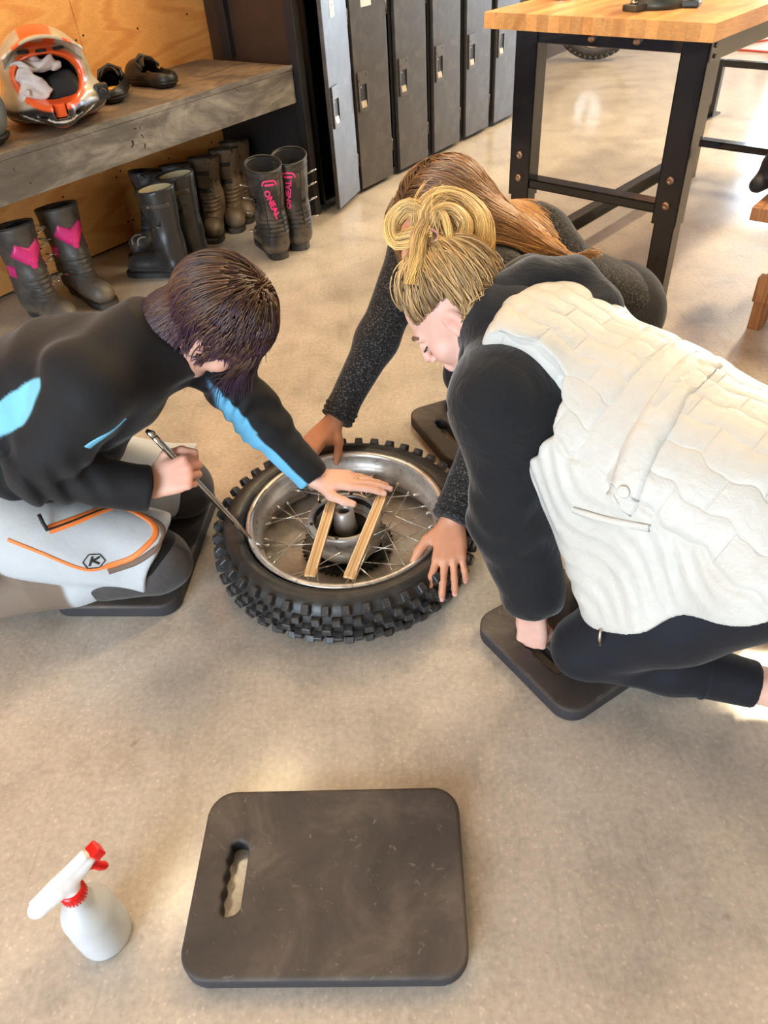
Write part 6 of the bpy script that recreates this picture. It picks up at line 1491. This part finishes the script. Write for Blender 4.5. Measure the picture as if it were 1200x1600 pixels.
for s in 'RL':
    S.cap(Q['neck'], Q['sh'+s], 0.05, 0.05, 0.03); S.cap(Q['sh'+s], Q['el'+s], 0.046, 0.037, 0.02); S.cap(Q['el'+s], Q['wr'+s], 0.035, 0.0245, 0.02)
    S.cap(Q['hip'+s]+np.array([.03, .03, -.05]), Q['knee'+s], 0.07, 0.052, 0.04); S.cap(Q['knee'+s], Q['ank'+s], 0.05, 0.034, 0.01); S.cap(Q['ank'+s], Q['ank'+s]+np.array([.15, .03, -.03]), 0.033, 0.026, 0.02)
hL = hand(S, (.146, 1.206, .166), (-.16, -.90, -.42), (-.05, -.42, .90), True, [(12, 34, 26), (14, 30, 24), (18, 32, 26), (20, 36, 28)], (13, 3, -6, -15),
          [(0.016, 0.024, -0.006), (0.040, 0.050, -0.010), (0.066, 0.068, -0.016), (0.090, 0.080, -0.024)], 1.0)
hR = hand(S, (-.110, 1.606, .190), (-.72, -.55, -.42), (-.30, -.25, .92), False, [(20, 25, 20), (22, 25, 20), (22, 25, 20), (24, 26, 20)], (6, 1, -4, -9),
          [(0.016, 0.024, -0.006), (0.036, 0.048, -0.016), (0.058, 0.060, -0.030), (0.078, 0.066, -0.042)], 1.0)
def colB(p):
    c = head_col(p, flat_col(SKIN['B'])(p), HB, RB)
    for tp in hL: c = paint(c, [(sstep(np.linalg.norm(p-np.asarray(tp[0], F), axis=1), 0.0085, 0.006)*0.7, lin((236, 170, 168)))])
    return c
rel(solid('body', Bp, S, 0.0036, MAT['skin'], colB)); face_lines(Bp, S, TB_)
MAT['sweater'] = cloth_mat('black_heather_knit', lin((30, 30, 32)), 0.95, 0.15, 0.25, 20, 420, None, 0.2, lin((118, 112, 106)))
S = Sdf(0.05)
S.cap((.40, 1.835, .47), (.68, 1.92, .28), 0.150, 0.145, 0.05, flat=((.35, .12, .93), .85)).cap(Q['neck'], (.40, 1.835, .48), 0.085, 0.145, 0.05)
for s in 'RL': S.cap(Q['neck'], Q['sh'+s], 0.07, 0.075, 0.05).cap(Q['sh'+s], Q['el'+s], 0.070, 0.054, 0.05).cap(Q['el'+s], Q['wr'+s], 0.052, 0.037, 0.03)
for s in 'RL':
    d = norm(Q['wr'+s]-Q['el'+s]); S.cap(Q['wr'+s]-d*0.03, Q['wr'+s], 0.040, 0.041, 0.01); S.cut(f_end(Q['wr'+s]+d*0.006, d, 0.08), 0.006)
S.mod(folds(0.007, 24, 61)); SWEAT = S
sw = rel(solid('sweater', Bp, S, 0.0050, MAT['sweater']))
for s in 'RL':
    d = norm(Q['wr'+s]-Q['el'+s])
    for o_ in (0.0, 0.014, 0.028): obj('cuff_rib', strip_mesh(SWEAT, ring_on(SWEAT, Q['wr'+s]-d*o_, d, 0.045), 0.006, 0.0022, None, closed=True), MAT['sweater'], sw)
MAT['jeansB'] = cloth_mat('dark_trousers', lin((34, 34, 38)), 0.85, 0.1, 0.2, 16)
S = Sdf(0.05); S.ell((.72, 1.94, .28), (0.12, 0.16, 0.12))
for s in 'RL': S.cap(Q['hip'+s]+np.array([.03, .03, -.05]), Q['knee'+s], 0.095, 0.070, 0.04); S.cap(Q['knee'+s], Q['ank'+s], 0.066, 0.052, 0.02)
S.cut(f_half((0, 0, 0.041), (0, 0, 1)), 0.01); rel(solid('trousers', Bp, S, 0.007, MAT['jeansB']))
for s in 'RL':
    a = Q['ank'+s]; S = Sdf(0.02); S.cap(a+np.array([.04, .01, -.03]), a+np.array([.20, .05, -.044]), 0.042, 0.036); S.cut(f_half((0, 0, 0.003), (0, 0, 1)), 0.01); rel(solid('shoe', Bp, S, 0.007, MAT['strapblk']))
# long hair swept back over the shoulder
MAT['hairB'] = hair_mat('light_brown_hair', lin((112, 76, 46)), lin((156, 108, 62)), lin((206, 150, 86)), 0.45)
MAT['hairbaseB'] = pmat('brown_hair_base', lin((104, 70, 44)), 0.6, var=0.3, scale=60)
cB = np.array(HB); S = Sdf(0.02); S.ell(TB_(0, -0.018, 0.040), (0.080, 0.097, 0.086), RB); S.ell(TB_(0, -0.055, -0.02), (0.072, 0.058, 0.065), RB, 0.03); S.cut(f_end(TB_(0, 0.066, -0.01), RB@np.array([0, 1, -0.35]), 0.14), 0.01)
S.chain([TB_(0, -0.07, 0.04), np.array([.27, 1.765, .615]), np.array([.33, 1.735, .590]), np.array([.385, 1.725, .570])], [.064, .052, .036, .014], 0.04)
hair = rel(solid('hair', Bp, S, 0.005, MAT['hairbaseB']))
HS = Sdf(0.02); HS.ell(TB_(0, -0.016, 0.040), (0.081, 0.098, 0.087), RB); HS.ell(TB_(0, -0.055, -0.02), (0.074, 0.060, 0.066), RB, 0.03)
for f_, k_, o_ in SWEAT.it[:6]: HS.it.append((f_, 0.04, '+'))
HS.chain([TB_(0, -0.07, 0.04), np.array([.27, 1.765, .615]), np.array([.33, 1.735, .590]), np.array([.385, 1.725, .570])], [.064, .054, .040, .018], 0.04)
ok = lambda L: (L[:, 2] > -0.03) & ~((L[:, 1] > 0.064) & (L[:, 2] < 0.060)) & ~((L[:, 1] > 0.005) & (L[:, 2] < 0.02))
roots, L = scalp_roots(3800, cB, RB, 1.0, ok, 6, 1.03)
part = TB_(0.0, 0.03, 0.135)
away = roots-part; away /= np.linalg.norm(away, axis=1, keepdims=True); nr = HS.grad(roots.astype(F))
side = np.sign(L[:, :1]); bk = (RB@np.array([0, -1, 0.1])); lat = RB[:, 0]
d0 = side*lat*0.55+bk*0.8; d0 = d0-nr*(d0*nr).sum(1, keepdims=True)*0.9; d0 /= np.linalg.norm(d0, axis=1, keepdims=True)
tgt = np.array([.36, 1.725, .600])
def fB(p, t, d):
    to = tgt+np.array([.09, -.02, -.03])*t*2-p; to /= np.linalg.norm(to, axis=1, keepdims=True); return to*(0.55+0.3*t)+np.array([0, 0, -1.0])*0.14+d*0.3
ln = np.random.default_rng(3).uniform(0.8, 1.15, len(roots))*0.0195
PB = comb(roots, d0, fB, 15, ln, HS, 0.008, 0.55, 0.035, 9)
sm = strands('hair_strands', PB, 0.0016); sm.materials.append(MAT['hairB']); obj('hair_strands', sm, None, hair)
wis = np.concatenate([bundle([tuple(TB_(-0.06*s_, 0.05, 0.08)), tuple(TB_(-0.085*s_, 0.085, 0.04)), tuple(TB_(-0.088*s_, 0.09, -0.03)), tuple(TB_(-0.08*s_, 0.10, -0.10))], 26, 0.012, 14, 90+s_) for s_ in (-1, 1)])
sm = strands('front_wisps', wis, 0.0010); sm.materials.append(MAT['hairB']); obj('front_wisps', sm, None, hair)
